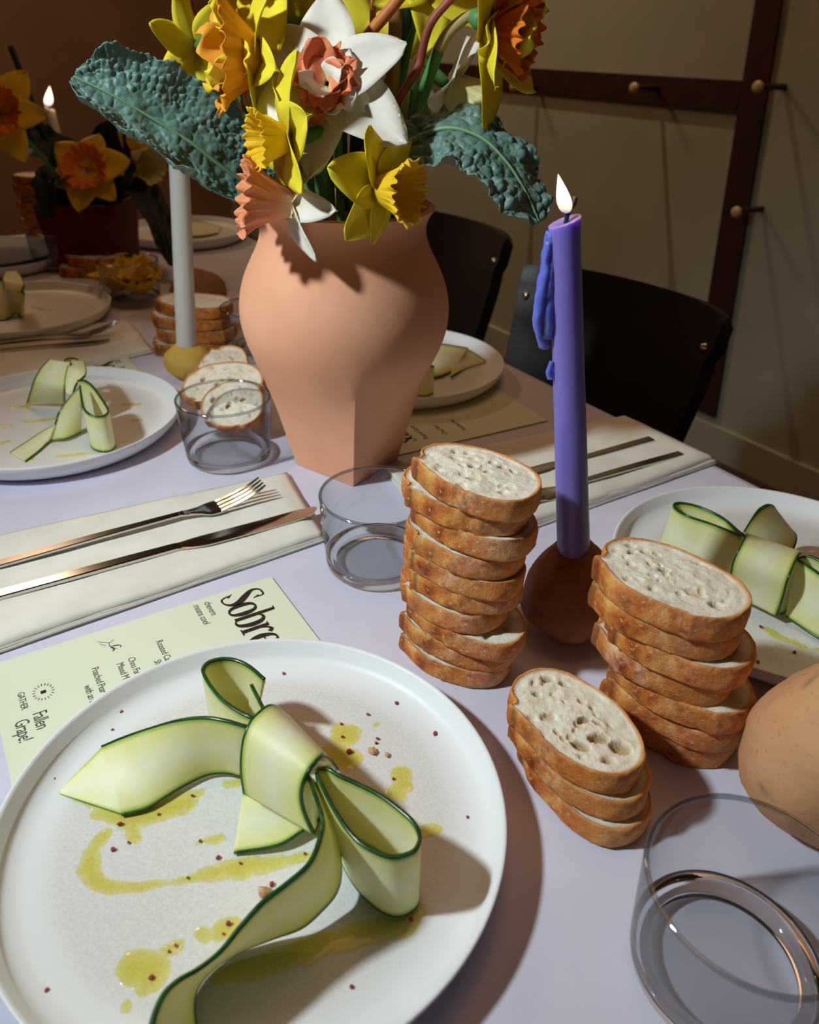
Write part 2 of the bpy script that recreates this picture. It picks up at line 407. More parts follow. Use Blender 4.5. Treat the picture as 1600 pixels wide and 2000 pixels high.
def peg(px, py):
    n3 = np.array([*NN, 0]); p = onwall(px, py, DR-.10)+n3*.10
    P = [p+n3*.01, p-n3*.04, p-n3*.085, p-n3*.096, p-n3*.101]
    V, F = tube(P, [.008, .008, .009, .009, .009], 12)
    o = fixn(mk('peg', V, F, MT['wood'], rail, world=True))
    V, F = tube([p-n3*.094, p-n3*.102, p-n3*.108, p-n3*.111], [.011, .015, .014, .007], 14); fixn(mk('peg_head', V, F, MT['peg'], o, world=True))
for q in [(1240, 172), (1482, 170), (1440, 414), (1004, 170), (1538, -60)]: peg(*q)

# ------------------------------------------------------------------ table
TS0, TS1, TO0, TO1 = -.75, 1.535, -.78, 0.0
tb = thing('dining_table', 'long wooden dining table hidden beneath the white tablecloth', 'table', tab(.4, -.39, -.75))
def tbp(name, s0, s1, o0, o1, z0, z1): return bevel(wb(name, s0, s1, o0, o1, z0, z1, MT['chair_wood'], tb), .004)
tbp('tabletop', TS0+.004, TS1-.004, TO0+.004, TO1-.004, -.032, -.0045)
for s in (TS0+.06, TS1-.12):
    for o in (TO0+.05, TO1-.11): tbp('leg', s, s+.06, o, o+.06, -.75, -.032)
def cloth():
    nu, nv = 150, 60; hang = .16
    us = np.linspace(TS0-hang, TS1+hang, nu); vs = np.linspace(TO0-hang, TO1+hang, nv)
    us = np.sort(np.r_[us, TS0, TS1, TS0-.004, TS1+.004]); vs = np.sort(np.r_[vs, TO0, TO1, TO0-.004, TO1+.004])
    G = np.zeros((len(us), len(vs), 3))
    for i, u in enumerate(us):
        for j, v in enumerate(vs):
            eu = max(TS0-u, u-TS1, 0); ev = max(TO0-v, v-TO1, 0)
            cu, cv = min(max(u, TS0), TS1), min(max(v, TO0), TO1); e = max(eu, ev)
            z = -e
            wob = .010*math.sin(u*22)*min(1, e/.1) + .008*math.sin(v*25)*min(1, e/.1)
            su = (.003 if e > 0 else 0)+abs(wob)
            if eu > ev: cu += su*(1 if u > TS1 else -1)
            elif ev > 0: cv += su*(1 if v > TO1 else -1)
            z += 0.0006*noise.noise(Vector((u*5, v*5, 0)))*(e == 0)
            G[i, j] = tab(cu, cv, z-.0016)
    V, F = solid(G, .0016)
    o = mk('tablecloth', V, F, MT['cloth'], world=True, loc=tab(.4, -.39, -.001)); fixn(o)
    tag(o, 'pale lavender-white tablecloth covering the long dining table', 'tablecloth')
cloth()

# ------------------------------------------------------------------ plates
PR = .135
def plate(c, label, name='dinner_plate', group='white rimmed plates'):
    prof = [(0, .004), (.07, .004), (.108, .003), (.112, 0), (.116, 0), (.124, .005), (.1325, .014), (.1348, .0205), (.135, .0222), (.1345, .0228), (.1332, .0226), (.1318, .0215),
            (.1285, .0145), (.124, .0110), (.117, .0098), (.11, .0095), (.10, .0094), (.09, .0093), (.05, .0092), (0, .0092)]
    prof = [(max(r, 1e-5), z) for r, z in prof]
    V, F = lathe(prof, 128)
    rd = np.hypot(V[:, 0], V[:, 1]); o = mk(name, V, F, MT['plate'], loc=(c[0], c[1], 0.0002), attrs={'rim': np.clip((rd-.100)/.014, 0, 1)}); fixn(o)
    return tag(o, label, 'plate', group)
PZ = .0094
PM, PLc, PRc, PF = (-.078, .267), (-.393, .762), (.302, .503), (-.017, .958)
plate(PM, 'large white plate in front holding the courgette bow, oil and peppercorns')
plate(PLc, 'white plate left of the terracotta vase with a smaller courgette bow')
plate(PRc, 'white plate behind the short bread stack by the table edge')
plate(PF, 'white plate behind the terracotta vase, lying in its shadow')
PL2 = at(35, 605, .015)[:2]; plate((PL2[0], PL2[1]), 'blurred white plate with courgette far along the table, beyond the left napkins')
PRF = at(360, 452, .015)[:2]; plate((PRF[0], PRF[1]), 'blurred white plate at the far right corner of the table behind the white candle')
PDK = at(-15, 500, .015)[:2]; pd = plate((PDK[0], PDK[1]), 'blurred white plate at the far left table end under a dark dish standing in for shade')
V, F = lathe([(1e-5, .012), (.085, .012), (.098, .014), (.112, .024), (.114, .024), (.1, .013), (.08, .0105), (1e-5, .0105)][::-1], 64)
o = mk('shade_dish', V, F, MT['plate_shade'], loc=(PDK[0], PDK[1], .0005)); fixn(o); tag(o, 'added dark dish standing in for shade inside the far left plate', 'dish')  # dark dish added in place of the shade inside this plate

# ------------------------------------------------------------------ courgette ribbons
RW = .047
def solve_top(b, px, py, W=RW):
    d = ray(px, py); d = d/np.linalg.norm(d); oc = CAMP-b
    B = oc@d; C = oc@oc-W*W; D = B*B-C
    if D <= 0: t = -B
    else: t = -B-math.sqrt(D)
    p = CAMP+d*t; return p
def stations(L, zb=PZ+.0015):
    T, Bm = [], []
    for st in L:
        t, b = st
        if b is not None: b = np.array(b, float) if len(b) == 4 else at(b[0], b[1], b[2] if len(b) > 2 else zb)
        if len(t) == 3: tp = at(*t)
        else: tp = solve_top(b, *t)
        if b is None: b = np.array([tp[0], tp[1], zb])
        T.append(tp); Bm.append(b[:3])
    return np.array(T), np.array(Bm)
def ribbon(parent, L, tip=None, n=70, th=.0017, peel=True, zb=PZ+.0015, bow=0., pr=(0, 1), flip=False):
    T, B = stations(L, zb)
    T = crom(T, n); B = crom(B, n)
    if tip is not None:
        tp = at(*tip); k = 12; f = np.linspace(0, 1, k+1)[1:, None]*.985
        T = np.vstack([T, T[-1]*(1-f)+tp*f]); B = np.vstack([B, B[-1]*(1-f)+tp*f]); n2 = n+k
    else: n2 = n
    m = 17; vv = np.r_[0, .028, np.linspace(.05, .95, m-4), .972, 1]; vv = np.sort(vv)
    G = T[:, None]*(1-vv[None, :, None])+B[:, None]*vv[None, :, None]
    if bow:
        nr = gnorm(G); G = G+nr*(bow*np.sin(PI*vv))[None, :, None]
    rng = np.random.default_rng(len(L)*7+n)
    Vs, Fs = solid(G[:, 1:-1], th)
    vcol = np.tile(np.tile(vv[1:-1], n2), 2)
    o = fixn(mk('ribbon', Vs, Fs, MT['flesh'], parent, world=True, attrs={'v': vcol}))
    if peel:
        i0, i1 = int(pr[0]*n), max(int(pr[1]*n), 4)
        for cols in ((0, 1), (-2, -1)):
            g = G[i0:i1, [cols[0], cols[1]]]
            if cols[0] < 0: pass
            V, F = solid(g, th*1.12)
            fixn(mk('peel', V, F, MT['peel'], o, world=True))
    return o
bow = thing('courgette_bow', 'large knotted bow of pale green courgette ribbons on the front plate', 'courgette bow', (-.07, .28, PZ))
ZT = PZ+RW
# right loop
ribbon(bow, [((618, 1500, ZT-.004), None), ((640, 1500, ZT), None), ((664, 1514, ZT), None), ((700, 1530, ZT), None), ((744, 1553, ZT), None), ((785, 1583, ZT), None), ((810, 1608, ZT), None),
             ((820, 1634, ZT), None), ((812, 1657, ZT), (813, 1768)), ((792, 1668, ZT), (792, 1785)), ((765, 1672, ZT), (766, 1788)), ((735, 1663, ZT), (735, 1772)), ((704, 1645, ZT), (700, 1737)),
             ((676, 1615, ZT), (677, 1700)), ((652, 1578, ZT), (657, 1655)), ((632, 1540, ZT), (640, 1615)), ((618, 1508, ZT), (625, 1580))], n=110)
# front tail
ribbon(bow, [((600, 1512, ZT-.002), (640, 1560, PZ+.004)), ((614, 1548, ZT-.001), (650, 1600, PZ+.006)), ((628, 1590, ZT), (661, 1655, PZ+.010)), ((628, 1622), (665, 1705, PZ+.012)), ((605, 1683), (657, 1742, PZ+.012)),
             ((562, 1723), (634, 1772, PZ+.010)), ((513, 1761), (591, 1810, PZ+.007)), ((467, 1812), (532, 1832, PZ+.004)), ((430, 1858), (467, 1858, PZ+.002)), ((386, 1893), (421, 1887, PZ+.002)),
             ((346, 1916), (386, 1927, PZ+.002)), ((317, 1945), (378, 1962, PZ+.002)), ((295, 2000), (381, 2000, PZ+.002)), ((292, 2060), (390, 2050, PZ+.002))], n=110)
# left tail
ribbon(bow, [((560, 1430, .040), (560, 1520, .014)), ((520, 1424, .050), (510, 1520, .012)), ((483, 1418, ZT-.002), (472, 1516, .012)), ((440, 1406, ZT-.001), (440, 1510, .012)), ((396, 1400, ZT-.003), (405, 1514, .012)), ((343, 1406, ZT-.009), (365, 1533, .012)),
             ((290, 1421, ZT-.018), (322, 1560, .012)), ((238, 1440, ZT-.027), (285, 1582, .0115)), ((199, 1457, ZT-.033), (238, 1594, .0113))], tip=(113, 1549, .0115), n=90)
# upper left loop
ribbon(bow, [((520, 1420, ZT-.004), None), ((494, 1402, ZT), None), ((466, 1388, ZT), None), ((437, 1368, ZT), None), ((416, 1345, ZT), None), ((401, 1322, ZT), None), ((396, 1308, ZT), None), ((401, 1297, ZT), None),
             ((414, 1289, ZT), None), ((439, 1285, ZT), None), ((464, 1289, ZT), None), ((488, 1301, ZT), None), ((517, 1326, ZT), (504, 1400))], n=90)
# stub beside it
ribbon(bow, [((491, 1336, ZT-.004), (487, 1404)), ((502, 1358, ZT-.004), (499, 1420)), ((515, 1383, ZT-.004), (512, 1440)), ((535, 1410, ZT-.006), (535, 1460))], n=24)
# tail under the knot
ribbon(bow, [((560, 1548, .020), (640, 1590, .017)), ((520, 1545, .0205), (592, 1624, .016)), ((500, 1546, .0200), (545, 1652, .014)), ((476, 1548, .018), (457, 1668, .0115))], n=40)
# knot band wrapping over all
def P(px, py, z): return at(px, py, z)
kn_l = [P(560, 1395, .013), P(552, 1388, .032), P(540, 1381, .052), P(524, 1378, .062), P(505, 1391, .0650), P(488, 1410, .0635), P(476, 1440, .059), P(471, 1475, .051), P(471, 1510, .042), P(476, 1548, .030)]
kn_r = [P(660, 1505, .013), P(650, 1490, .032), P(640, 1480, .050), P(632, 1478, .058), P(618, 1490, .0605), P(605, 1507, .059), P(594, 1532, .054), P(590, 1558, .046), P(597, 1590, .035), P(615, 1629, .021)]
def band(parent, l, r, n=60, bowk=0., th=.0017):
    A, B = crom(l, n), crom(r, n); m = 17; vv = np.sort(np.r_[0, .028, np.linspace(.05, .95, m-4), .972, 1])
    G = A[:, None]*(1-vv[None, :, None])+B[:, None]*vv[None, :, None]
    if bowk: G = G+np.array([0, 0, 1.])*(bowk*np.sin(PI*vv))[None, :, None]
    V, F = solid(G[:, 1:-1], th)
    o = fixn(mk('ribbon', V, F, MT['flesh'], parent, world=True, attrs={'v': np.tile(np.tile(vv[1:-1], n), 2)}))
    for c in ((0, 1), (-2, -1)):
        V, F = solid(G[:, list(c)], th*1.12); fixn(mk('peel', V, F, MT['peel'], o, world=True))
    return o
band(bow, kn_l, kn_r)
# inner piece seen inside the knot
ribbon(bow, [((590, 1530, .040), (596, 1585, .012)), ((600, 1520, .044), (612, 1624, .013)), ((612, 1524, .046), (622, 1600, .013))], n=20)

# bow on the left plate
bl = thing('courgette_bow', 'smaller courgette bow on the plate left of the vase', 'courgette bow', at(150, 810, PZ))
zl = PZ+.045
ribbon(bl, [((152, 742, zl+.012), None), ((164, 742, zl+.013), None), ((178, 751, zl+.01), None), ((195, 773, zl+.003), None), ((209, 795, zl-.002), None), ((211, 803, zl-.004), None),
            ((203, 811, zl-.004), None), ((190, 813, zl-.004), None), ((173, 807, zl-.002), None), ((163, 795, zl+.001), None), ((158, 770, zl+.008), None), ((156, 752, zl+.012), None)], n=80)
band(bl, [at(96, 703, .062), at(80, 720, .056), at(66, 745, .046), at(52, 786, .014)], [at(140, 709, .064), at(132, 735, .056), at(128, 760, .046), at(128, 787, .016)], n=30)
band(bl, [at(140, 702, .055), at(132, 716, .062), at(128, 740, .058), at(128, 768, .05)], [at(166, 708, .055), at(168, 732, .064), at(150, 750, .060), at(142, 772, .05)], n=30)
ribbon(bl, [((158, 752, .06), (158, 845, .012)), ((140, 770, .052), (130, 858, .012)), ((118, 800, .040), (98, 861, .0115)), ((108, 828, .028), (90, 866, .011))], n=40)
ribbon(bl, [((112, 828, .02), (95, 862, .0115)), ((85, 842, .014), (78, 880, .0108)), ((60, 858, .0115), (62, 893, .0105)), ((20, 884, .0108), (50, 902, .0104))], n=30)
ribbon(bl, [((124, 712, .055), (120, 760, .03)), ((130, 700, .06), (135, 735, .035)), ((150, 701, .058), (155, 740, .03)), ((156, 715, .05), (160, 750, .025))], n=24)

# bow on the right plate
br = thing('courgette_bow', 'courgette bow on the plate behind the short bread stack', 'courgette bow', at(1440, 1120, PZ))
zr = PZ+.047
ribbon(br, [((1478, 1060, zr+.002), (1478, 1150)), ((1450, 1042, zr+.002), None), ((1414, 1012, zr), None), ((1380, 994, zr), None), ((1350, 984, zr), None), ((1326, 981, zr), None), ((1317, 985, zr), None),
            ((1322, 994, zr), (1288, 1066, PZ+.002)), ((1345, 1007, zr), (1310, 1095, PZ+.002)), ((1385, 1020, zr), (1352, 1122, PZ+.002)), ((1425, 1035, zr), (1400, 1150, PZ+.002)), ((1458, 1050, zr), (1450, 1170, PZ+.002))], n=90)
band(br, [at(1452, 1040, .045), at(1456, 1046, .058), at(1446, 1066, .062), at(1432, 1095, .052), at(1426, 1130, .034), at(1424, 1155, .022)],
     [at(1566, 1082, .045), at(1566, 1080, .056), at(1556, 1094, .060), at(1541, 1130, .052), at(1530, 1170, .034), at(1518, 1203, .018)], n=40)
ribbon(br, [((1450, 1042, .03), (1540, 1095, .02)), ((1463, 1020, .048), (1550, 1075, .03)), ((1480, 997, .064), (1556, 1052, .034)), ((1497, 986, .070), (1550, 1040, .03)), ((1510, 988, .066), (1545, 1055, .02)), ((1530, 1030, .04), (1540, 1075, .014))], n=50)
ribbon(br, [((1560, 1092, .055), (1535, 1205, .014)), ((1585, 1108, .056), (1580, 1235, .012)), ((1615, 1130, .056), (1625, 1262, .012)), ((1660, 1170, .056), (1670, 1290, .012))], n=40)
ribbon(br, [((1550, 1092, .05), (1525, 1200, .012)), ((1580, 1085, .056), (1560, 1180, .012)), ((1620, 1105, .056), (1600, 1200, .012)), ((1670, 1140, .056), (1660, 1240, .012))], n=40)

# ribbons on the shaded plate, the far plates
bf = thing('courgette_ribbon_pile', 'flat courgette ribbons on the shaded plate behind the vase', 'courgette bow', at(850, 720, PZ))
band(bf, [at(760, 672, .030), at(850, 671, .030), at(915, 680, .024)], [at(760, 735, .012), at(850, 738, .012), at(890, 722, .012)], n=30)
band(bf, [at(890, 676, .022), at(916, 684, .018), at(950, 706, .012)], [at(880, 738, .012), at(895, 728, .012), at(905, 720, .0115)], n=20)
ribbon(bf, [((848, 715, .05), (846, 768)), ((835, 712, .05), (828, 775)), ((810, 710, .05), (800, 770))], n=20)
b2 = thing('courgette_bow', 'blurred courgette bow on the plate beyond the left napkins', 'courgette bow', at(20, 600, PZ))
ribbon(b2, [((-10, 550, .05), (-10, 625)), ((15, 552, .05), (15, 624)), ((18, 560, .052), None), ((40, 562, .05), (42, 620)), ((48, 575, .044), (46, 615))], n=40)
band(b2, [at(10, 532, .06), at(5, 545, .064), at(8, 565, .055)], [at(34, 530, .06), at(48, 555, .064), at(42, 572, .055)], n=20)
b3 = thing('courgette_ribbon_pile', 'flat courgette ribbons on the far right corner plate', 'courgette bow', at(380, 452, PZ))
band(b3, [at(330, 432, .014), at(390, 433, .014), at(432, 443, .013)], [at(330, 462, .0125), at(390, 462, .0125), at(425, 456, .0125)], n=20)

# ------------------------------------------------------------------ olive oil
def oil(name, label, strokes, z=PZ, res=.0011, seed=0):
    """strokes: lists of (px, py, radius_px)"""
    segs = []
    for st in strokes:
        pts = []
        for px, py, r in st:
            p = at(px, py, z); k = F_PX/((p-CAMP)@FW); pts.append((p[0], p[1], r/k))
        if len(pts) == 1: pts = pts*2
        segs += list(zip(pts[:-1], pts[1:]))
    A = np.array([s[0] for s in segs]); B = np.array([s[1] for s in segs])
    lo = np.minimum(A, B)[:, :2].min(0)-.02; hi = np.maximum(A, B)[:, :2].max(0)+.02
    nx, ny = ((hi-lo)/res).astype(int)+2
    X, Y = np.meshgrid(lo[0]+np.arange(nx)*res, lo[1]+np.arange(ny)*res, indexing='ij')
    f = np.full(X.shape, -1.)
    for a, b in zip(A, B):
        ab = b[:2]-a[:2]; L = max(ab@ab, 1e-12)
        t = np.clip(((X-a[0])*ab[0]+(Y-a[1])*ab[1])/L, 0, 1)
        d = np.hypot(X-a[0]-t*ab[0], Y-a[1]-t*ab[1]); r = a[2]+(b[2]-a[2])*t
        f = np.maximum(f, r-d)
    for i in range(nx):
        for j in range(ny):
            if f[i, j] > -.006: f[i, j] += .0022*noise.noise(Vector((X[i, j]*120, Y[i, j]*120, seed)))+.001*noise.noise(Vector((X[i, j]*300, Y[i, j]*300, seed)))
    gx, gy = np.gradient(f, res)
    idx = -np.ones(f.shape, int); V, F, T = [], [], []
    def vid(i, j):
        if idx[i, j] < 0:
            x, y, v = X[i, j], Y[i, j], f[i, j]
            if v < .0006:
                g2 = max(gx[i, j]**2+gy[i, j]**2, .25); x -= v*gx[i, j]/g2; y -= v*gy[i, j]/g2; v = 0
            h = min(1, max(v, 0)/.006)**.5
            idx[i, j] = len(V); V.append((x, y, z+.0001+.0010*h)); T.append(h)
        return idx[i, j]
    for i in range(nx-1):
        for j in range(ny-1):
            if f[i, j]+f[i+1, j]+f[i, j+1]+f[i+1, j+1] > 0:
                F.append((vid(i, j), vid(i+1, j), vid(i+1, j+1), vid(i, j+1)))
    o = mk(name, V, F, MT['oil'], world=True, attrs={'thick': T})
    return tag(o, label, 'oil', kind='stuff')
oil('olive_oil', 'yellow green olive oil drizzled over the front plate', [
    [(205, 1628, 14), (180, 1660, 18), (170, 1700, 22), (195, 1730, 18), (250, 1736, 14), (320, 1726, 11), (380, 1716, 12), (430, 1702, 22), (475, 1694, 26), (520, 1690, 20), (560, 1684, 12), (605, 1672, 13)],
    [(190, 1590, 14), (250, 1600, 24), (310, 1585, 28), (365, 1565, 26), (392, 1548, 10)], [(259, 1612, 12), (260, 1636, 16)], [(150, 1562, 8), (235, 1594, 8)],
    [(390, 1646, 7), (408, 1641, 9), (432, 1634, 8)], [(440, 1530, 10), (465, 1530, 12)],
    [(665, 1430, 22), (672, 1442, 30), (690, 1425, 18)], [(650, 1478, 26), (680, 1482, 30), (640, 1460, 12)], [(735, 1416, 8)],
    [(785, 1516, 22), (790, 1530, 20), (770, 1548, 18), (789, 1560, 10)], [(832, 1622, 18), (850, 1620, 14)],
    [(396, 1826, 18)], [(440, 1815, 26), (460, 1800, 16)], [(330, 1856, 15), (345, 1846, 16)], [(262, 1890, 36), (295, 1900, 38), (280, 1930, 20)], [(248, 1969, 15)],
    [(430, 1905, 20), (500, 1892, 26), (580, 1862, 30), (660, 1838, 26), (740, 1815, 28), (800, 1800, 26), (818, 1780, 16)], [(610, 1600, 14), (640, 1640, 10)]])
oil('olive_oil', 'olive oil drops on the plate left of the vase', [
    [(25, 795, 5), (50, 796, 8), (62, 785, 8)], [(50, 824, 5), (80, 822, 8), (105, 818, 7)], [(245, 790, 8), (270, 790, 7)], [(262, 822, 7), (275, 820, 5)], [(240, 865, 5), (256, 862, 6)], [(112, 892, 5), (150, 888, 6), (180, 885, 3)], [(-5, 868, 8), (15, 862, 6)], [(62, 898, 7)], [(-5, 835, 6), (20, 832, 5)]], seed=3)
oil('olive_oil', 'olive oil streak on the plate behind the short bread stack', [[(1490, 1226, 8), (1515, 1240, 12), (1550, 1256, 10), (1570, 1262, 6)], [(1594, 1268, 6), (1610, 1275, 8)], [(1590, 1096, 8)]], seed=5)
oil('olive_oil', 'olive oil patch on the blurred plate beyond the left napkins', [[(62, 600, 5), (90, 606, 5), (108, 607, 4)]], seed=6, res=.003)

# ------------------------------------------------------------------ peppercorn fragments and crumbs
def chunk(name, p, r, mat, seed, flat=.7):
    rnd = random.Random(seed); bm = bmesh.new(); bmesh.ops.create_icosphere(bm, subdivisions=1, radius=r)
    for v in bm.verts: v.co *= rnd.uniform(.65, 1.2); v.co.z *= flat
    zmin = min(v.co.z for v in bm.verts)
    V = [v.co[:] for v in bm.verts]; F = [[v.index for v in f.verts] for f in bm.faces]; bm.free()
    return mk(name, V, F, mat, loc=(p[0], p[1], p[2]-zmin), smooth=False)
PEP = [(337, 272), (305, 335), (90, 520), (333, 687), (365, 755), (307, 782), (630, 750), (698, 812), (780, 832), (585, 887), (1020, 797), (898, 912), (737, 1058), (718, 1095), (515, 1160), (540, 1140), (450, 1258), (60, 1305),
       (1193, 1292), (1415, 1042), (942, 127), (1362, 237), (1255, 280), (1155, 314), (1160, 363), (1185, 418), (1290, 370), (1285, 385), (1505, 352), (1350, 518), (602, 582), (476, 650), (865, 160)]
big = {0: 5, 3: 6, 5: 5, 7: 6, 11: 6, 12: 6, 16: 7, 17: 6, 19: 6, 21: 5, 25: 7, 28: 6, 18: 5.5}
FEAT = [(113, 1549, 'the tip of the left courgette tail'), (238, 1594, 'the lower corner of the left courgette tail'), (457, 1668, 'the short tail under the knot'), (660, 1480, 'the upper right of the knot'),
        (517, 1326, 'the end of the upper courgette loop'), (820, 1640, 'the tip of the right courgette loop'), (430, 1858, 'the twist of the front courgette tail'), (870, 1400, 'the right plate rim'), (90, 1960, 'the lower left plate rim'), (690, 1930, 'the shadow below the front tail')]
RANK = ['first', 'second', 'third', 'fourth', 'fifth', 'sixth', 'seventh', 'eighth', 'ninth', 'tenth']; PEPO = []
for i, (x, y) in enumerate(PEP+[(1625, 661)]):
    px, py = 60+x/1.905, 1250+y/1.905
    p = at(px, py, PZ+.0003); k = F_PX/((p-CAMP)@FW)
    o = chunk('peppercorn_fragment', p, big.get(i, 3.6)/k, MT['pepper'], i)
    fi = min(range(len(FEAT)), key=lambda q: math.hypot(px-FEAT[q][0], py-FEAT[q][1]))
    PEPO.append((fi, math.hypot(px-FEAT[fi][0], py-FEAT[fi][1]), o))
for fi in range(len(FEAT)):
    L_ = sorted([p for p in PEPO if p[0] == fi], key=lambda p: p[1])
    for r_, (_, _, o) in enumerate(L_):
        tag(o, f'pink peppercorn fragment {RANK[r_]} nearest to {FEAT[fi][2]}'.replace('first nearest', 'nearest'), 'peppercorn', 'peppercorn fragments on the front plate')
for i, (px, py, r, lab) in enumerate([(516, 1745, 15, 'larger tan toasted crumb beside the front courgette tail'), (728, 1470, 10, 'flat tan crumb near peppercorns on the front plate'), (757, 1476, 6, 'pale bread crumb right of the flat tan crumb on the plate')]):
    p = at(px, py, PZ+.0003); k = F_PX/((p-CAMP)@FW); o = chunk('toasted_crumb', p, r/k, MT['walnut'], 50+i, .5); tag(o, lab, 'crumb')
for i, (px, py) in enumerate([(1485, 1226), (1552, 1275), (1480, 1294)]):
    p = at(px, py, PZ+.0003); o = chunk('peppercorn_fragment', p, .0016, MT['pepper'], 70+i); tag(o, ['dark peppercorn speck at the oil streak behind the short bread stack', 'dark peppercorn speck near the plate edge above the large potato', 'dark peppercorn speck near the plate edge beside the short bread stack'][i], 'peppercorn', 'peppercorn specks on the right plate')

# ------------------------------------------------------------------ glasses
def tumbler(c, label, r=.0475, rb=.0425, h=.067, name='glass_tumbler'):
    t = thing(name, label, 'glass', (c[0], c[1], .0002), 'low clear tumblers')
    th = .0021; zb = .0085; z0 = .011
    ro = lambda z: rb+(r-rb)*min(1, (z/h))**.8
    hr = h-.0012
    prof = [(ro(z), z) for z in np.linspace(z0, hr, 14)]
    V, F = lathe(prof, 96); fixn(mk('wall', V, F, MT['glass'], t))
    V, F = lathe([(ro(hr)-.0011+.0013*math.cos(a), hr+.0014*math.sin(a)) for a in np.linspace(0, 2*PI, 13)], 96); fixn(mk('rim', V, F, MT['glass_rim'], t))
    V, F = lathe([(1e-5, zb-.002), (rb*.5, zb-.0018), (rb-.008, zb-.0012)], 96); fixn(mk('base_disc', V, F, MT['glass'], t))
    pb = [(rb-.0075, .0004), (rb-.004, .0), (rb-.0015, .0003), (rb, .0022), (ro(.0075), .0075), (ro(z0), z0-.0001), (ro(z0)-th, z0-.0001), (rb-.0050, zb-.0006), (rb-.0080, zb-.0012), (rb-.0075, .0004)]
    V, F = lathe(pb, 96); fixn(mk('base_heel', V, F, MT['glass_thick'], t))
    return t
g2c = (-.0255, .528); g1c = (-.191, .712); 
tumbler(g2c, 'empty clear tumbler between the vase and the tall bread stack')
tumbler(g1c, 'empty clear tumbler left of the vase, in front of leaning bread slices')
tumbler((.1555, .2005), 'large empty clear tumbler in the front right corner')
gf = at(262, 588); tumbler(gf, 'blurred clear tumbler under the yellow blossoms far along the table')
gf2 = at(118, 522); tumbler(gf2, 'blurred clear tumbler beside the far dark plant pot')
gf3 = at(478, 690); tumbler((gf3[0]+.02, gf3[1]), 'blurred clear tumbler behind the vase edge and bread slices')

# ------------------------------------------------------------------ vase
VC = np.array([-.066, .707])
def make_vase():
    t = thing('vase', 'terracotta vase with round belly and square faceted foot, full of daffodils', 'vase', (VC[0], VC[1], .0002))
    prof = [(.0, .046), (.02, .0525), (.05, .063), (.08, .0745), (.11, .086), (.135, .0935), (.155, .0968), (.172, .0962), (.19, .0915), (.205, .0845), (.218, .0775), (.230, .0735), (.240, .0738), (.248, .0775), (.2525, .081)]
    Z = np.array([p[0] for p in prof]); Rr = np.array([p[1] for p in prof])
    d = at(690, 950)[:2]-VC; base = math.atan2(d[1], d[0])
    hs = np.linalg.norm(d)
    na, nzs = 96, 46
    Zs = np.linspace(0, Z[-1], nzs); V = []
    rs = crom(np.c_[Z, Rr, Rr*0], nzs)
    rs = np.interp(Zs, rs[:, 0], rs[:, 1])
    def ring(z, r, inset=0):
        w = max(0, 1-z/.150); w = w*w*(3-2*w); w = min(1, w*1.12)
        out = []
        for k in range(na):
            a = 2*PI*k/na
            # square with corner at a=0
            q = (a+PI/4) % (PI/2)-PI/4
            sq = (math.cos(PI/4)/math.cos(PI/4-abs(q)))
            # corner distance hs at the foot, flaring with height
            rc = hs*(1+z*5.2)
            rr = r*(1-w)+rc*sq*w
            out.append((rr-inset)*np.array([math.cos(a+base), math.sin(a+base)]))
        return out
    for z, r in zip(Zs, rs):
        for p in ring(z, r): V.append((*p, z))
    n1 = nzs
    rim = [(Z[-1]+.0015, .0025), (Z[-1]+.001, .005)]
    for z, ins in rim:
        for p in ring(z, rs[-1], ins): V.append((*p, z))
    for i in range(nzs-1, 2, -1):
        for p in ring(Zs[i], rs[i], .006): V.append((*p, Zs[i]))
    k = len(V)//na; F = gridf(k, na, True); F = capped(V, F, na, k)
    o = mk('body', V, F, MT['terracotta'], t); sharp(o, 26)
    return t
make_vase()

# ------------------------------------------------------------------ flowers
def petal_grid(L, Wd, bend=.3, cup=.15, nu=12, nv=7, tipw=.0, wav=.0, rnd=random):
    u = np.linspace(0, 1, nu); v = np.linspace(-1, 1, nv); G = np.zeros((nu, nv, 3)); ph = rnd.uniform(0, 6)
    for i, x in enumerate(u):
        prof = (math.sin(PI*min(1, x**.75*.93+.07))**.62 if x < 1 else 0)+tipw*x
        prof = max(prof*(1-.15*x), .04 if x < 1 else .02)
        ang = bend*x*1.3; r = L*(math.sin(ang)/ang if abs(ang) > 1e-4 else 1)*x; z = L*x*((1-math.cos(ang))/ang if abs(ang) > 1e-4 else 0)
        for j, y in enumerate(v):
            G[i, j] = (r, y*prof*Wd/2, z+cup*Wd*(y*y)*math.sin(PI*min(1, x+.1))*.6-.04*Wd*math.exp(-(y/.18)**2)+wav*Wd*math.sin(ph+x*7+y*3)*x)
    return G
def frame(face, roll):
    z = np.asarray(face)/np.linalg.norm(face); a = np.array([0, 0, 1.]) if abs(z[2]) < .9 else np.array([1., 0, 0])
    x = np.cross(a, z); x /= np.linalg.norm(x); y = np.cross(z, x); c, s = math.cos(roll), math.sin(roll)
    return np.array([c*x+s*y, -s*x+c*y, z])
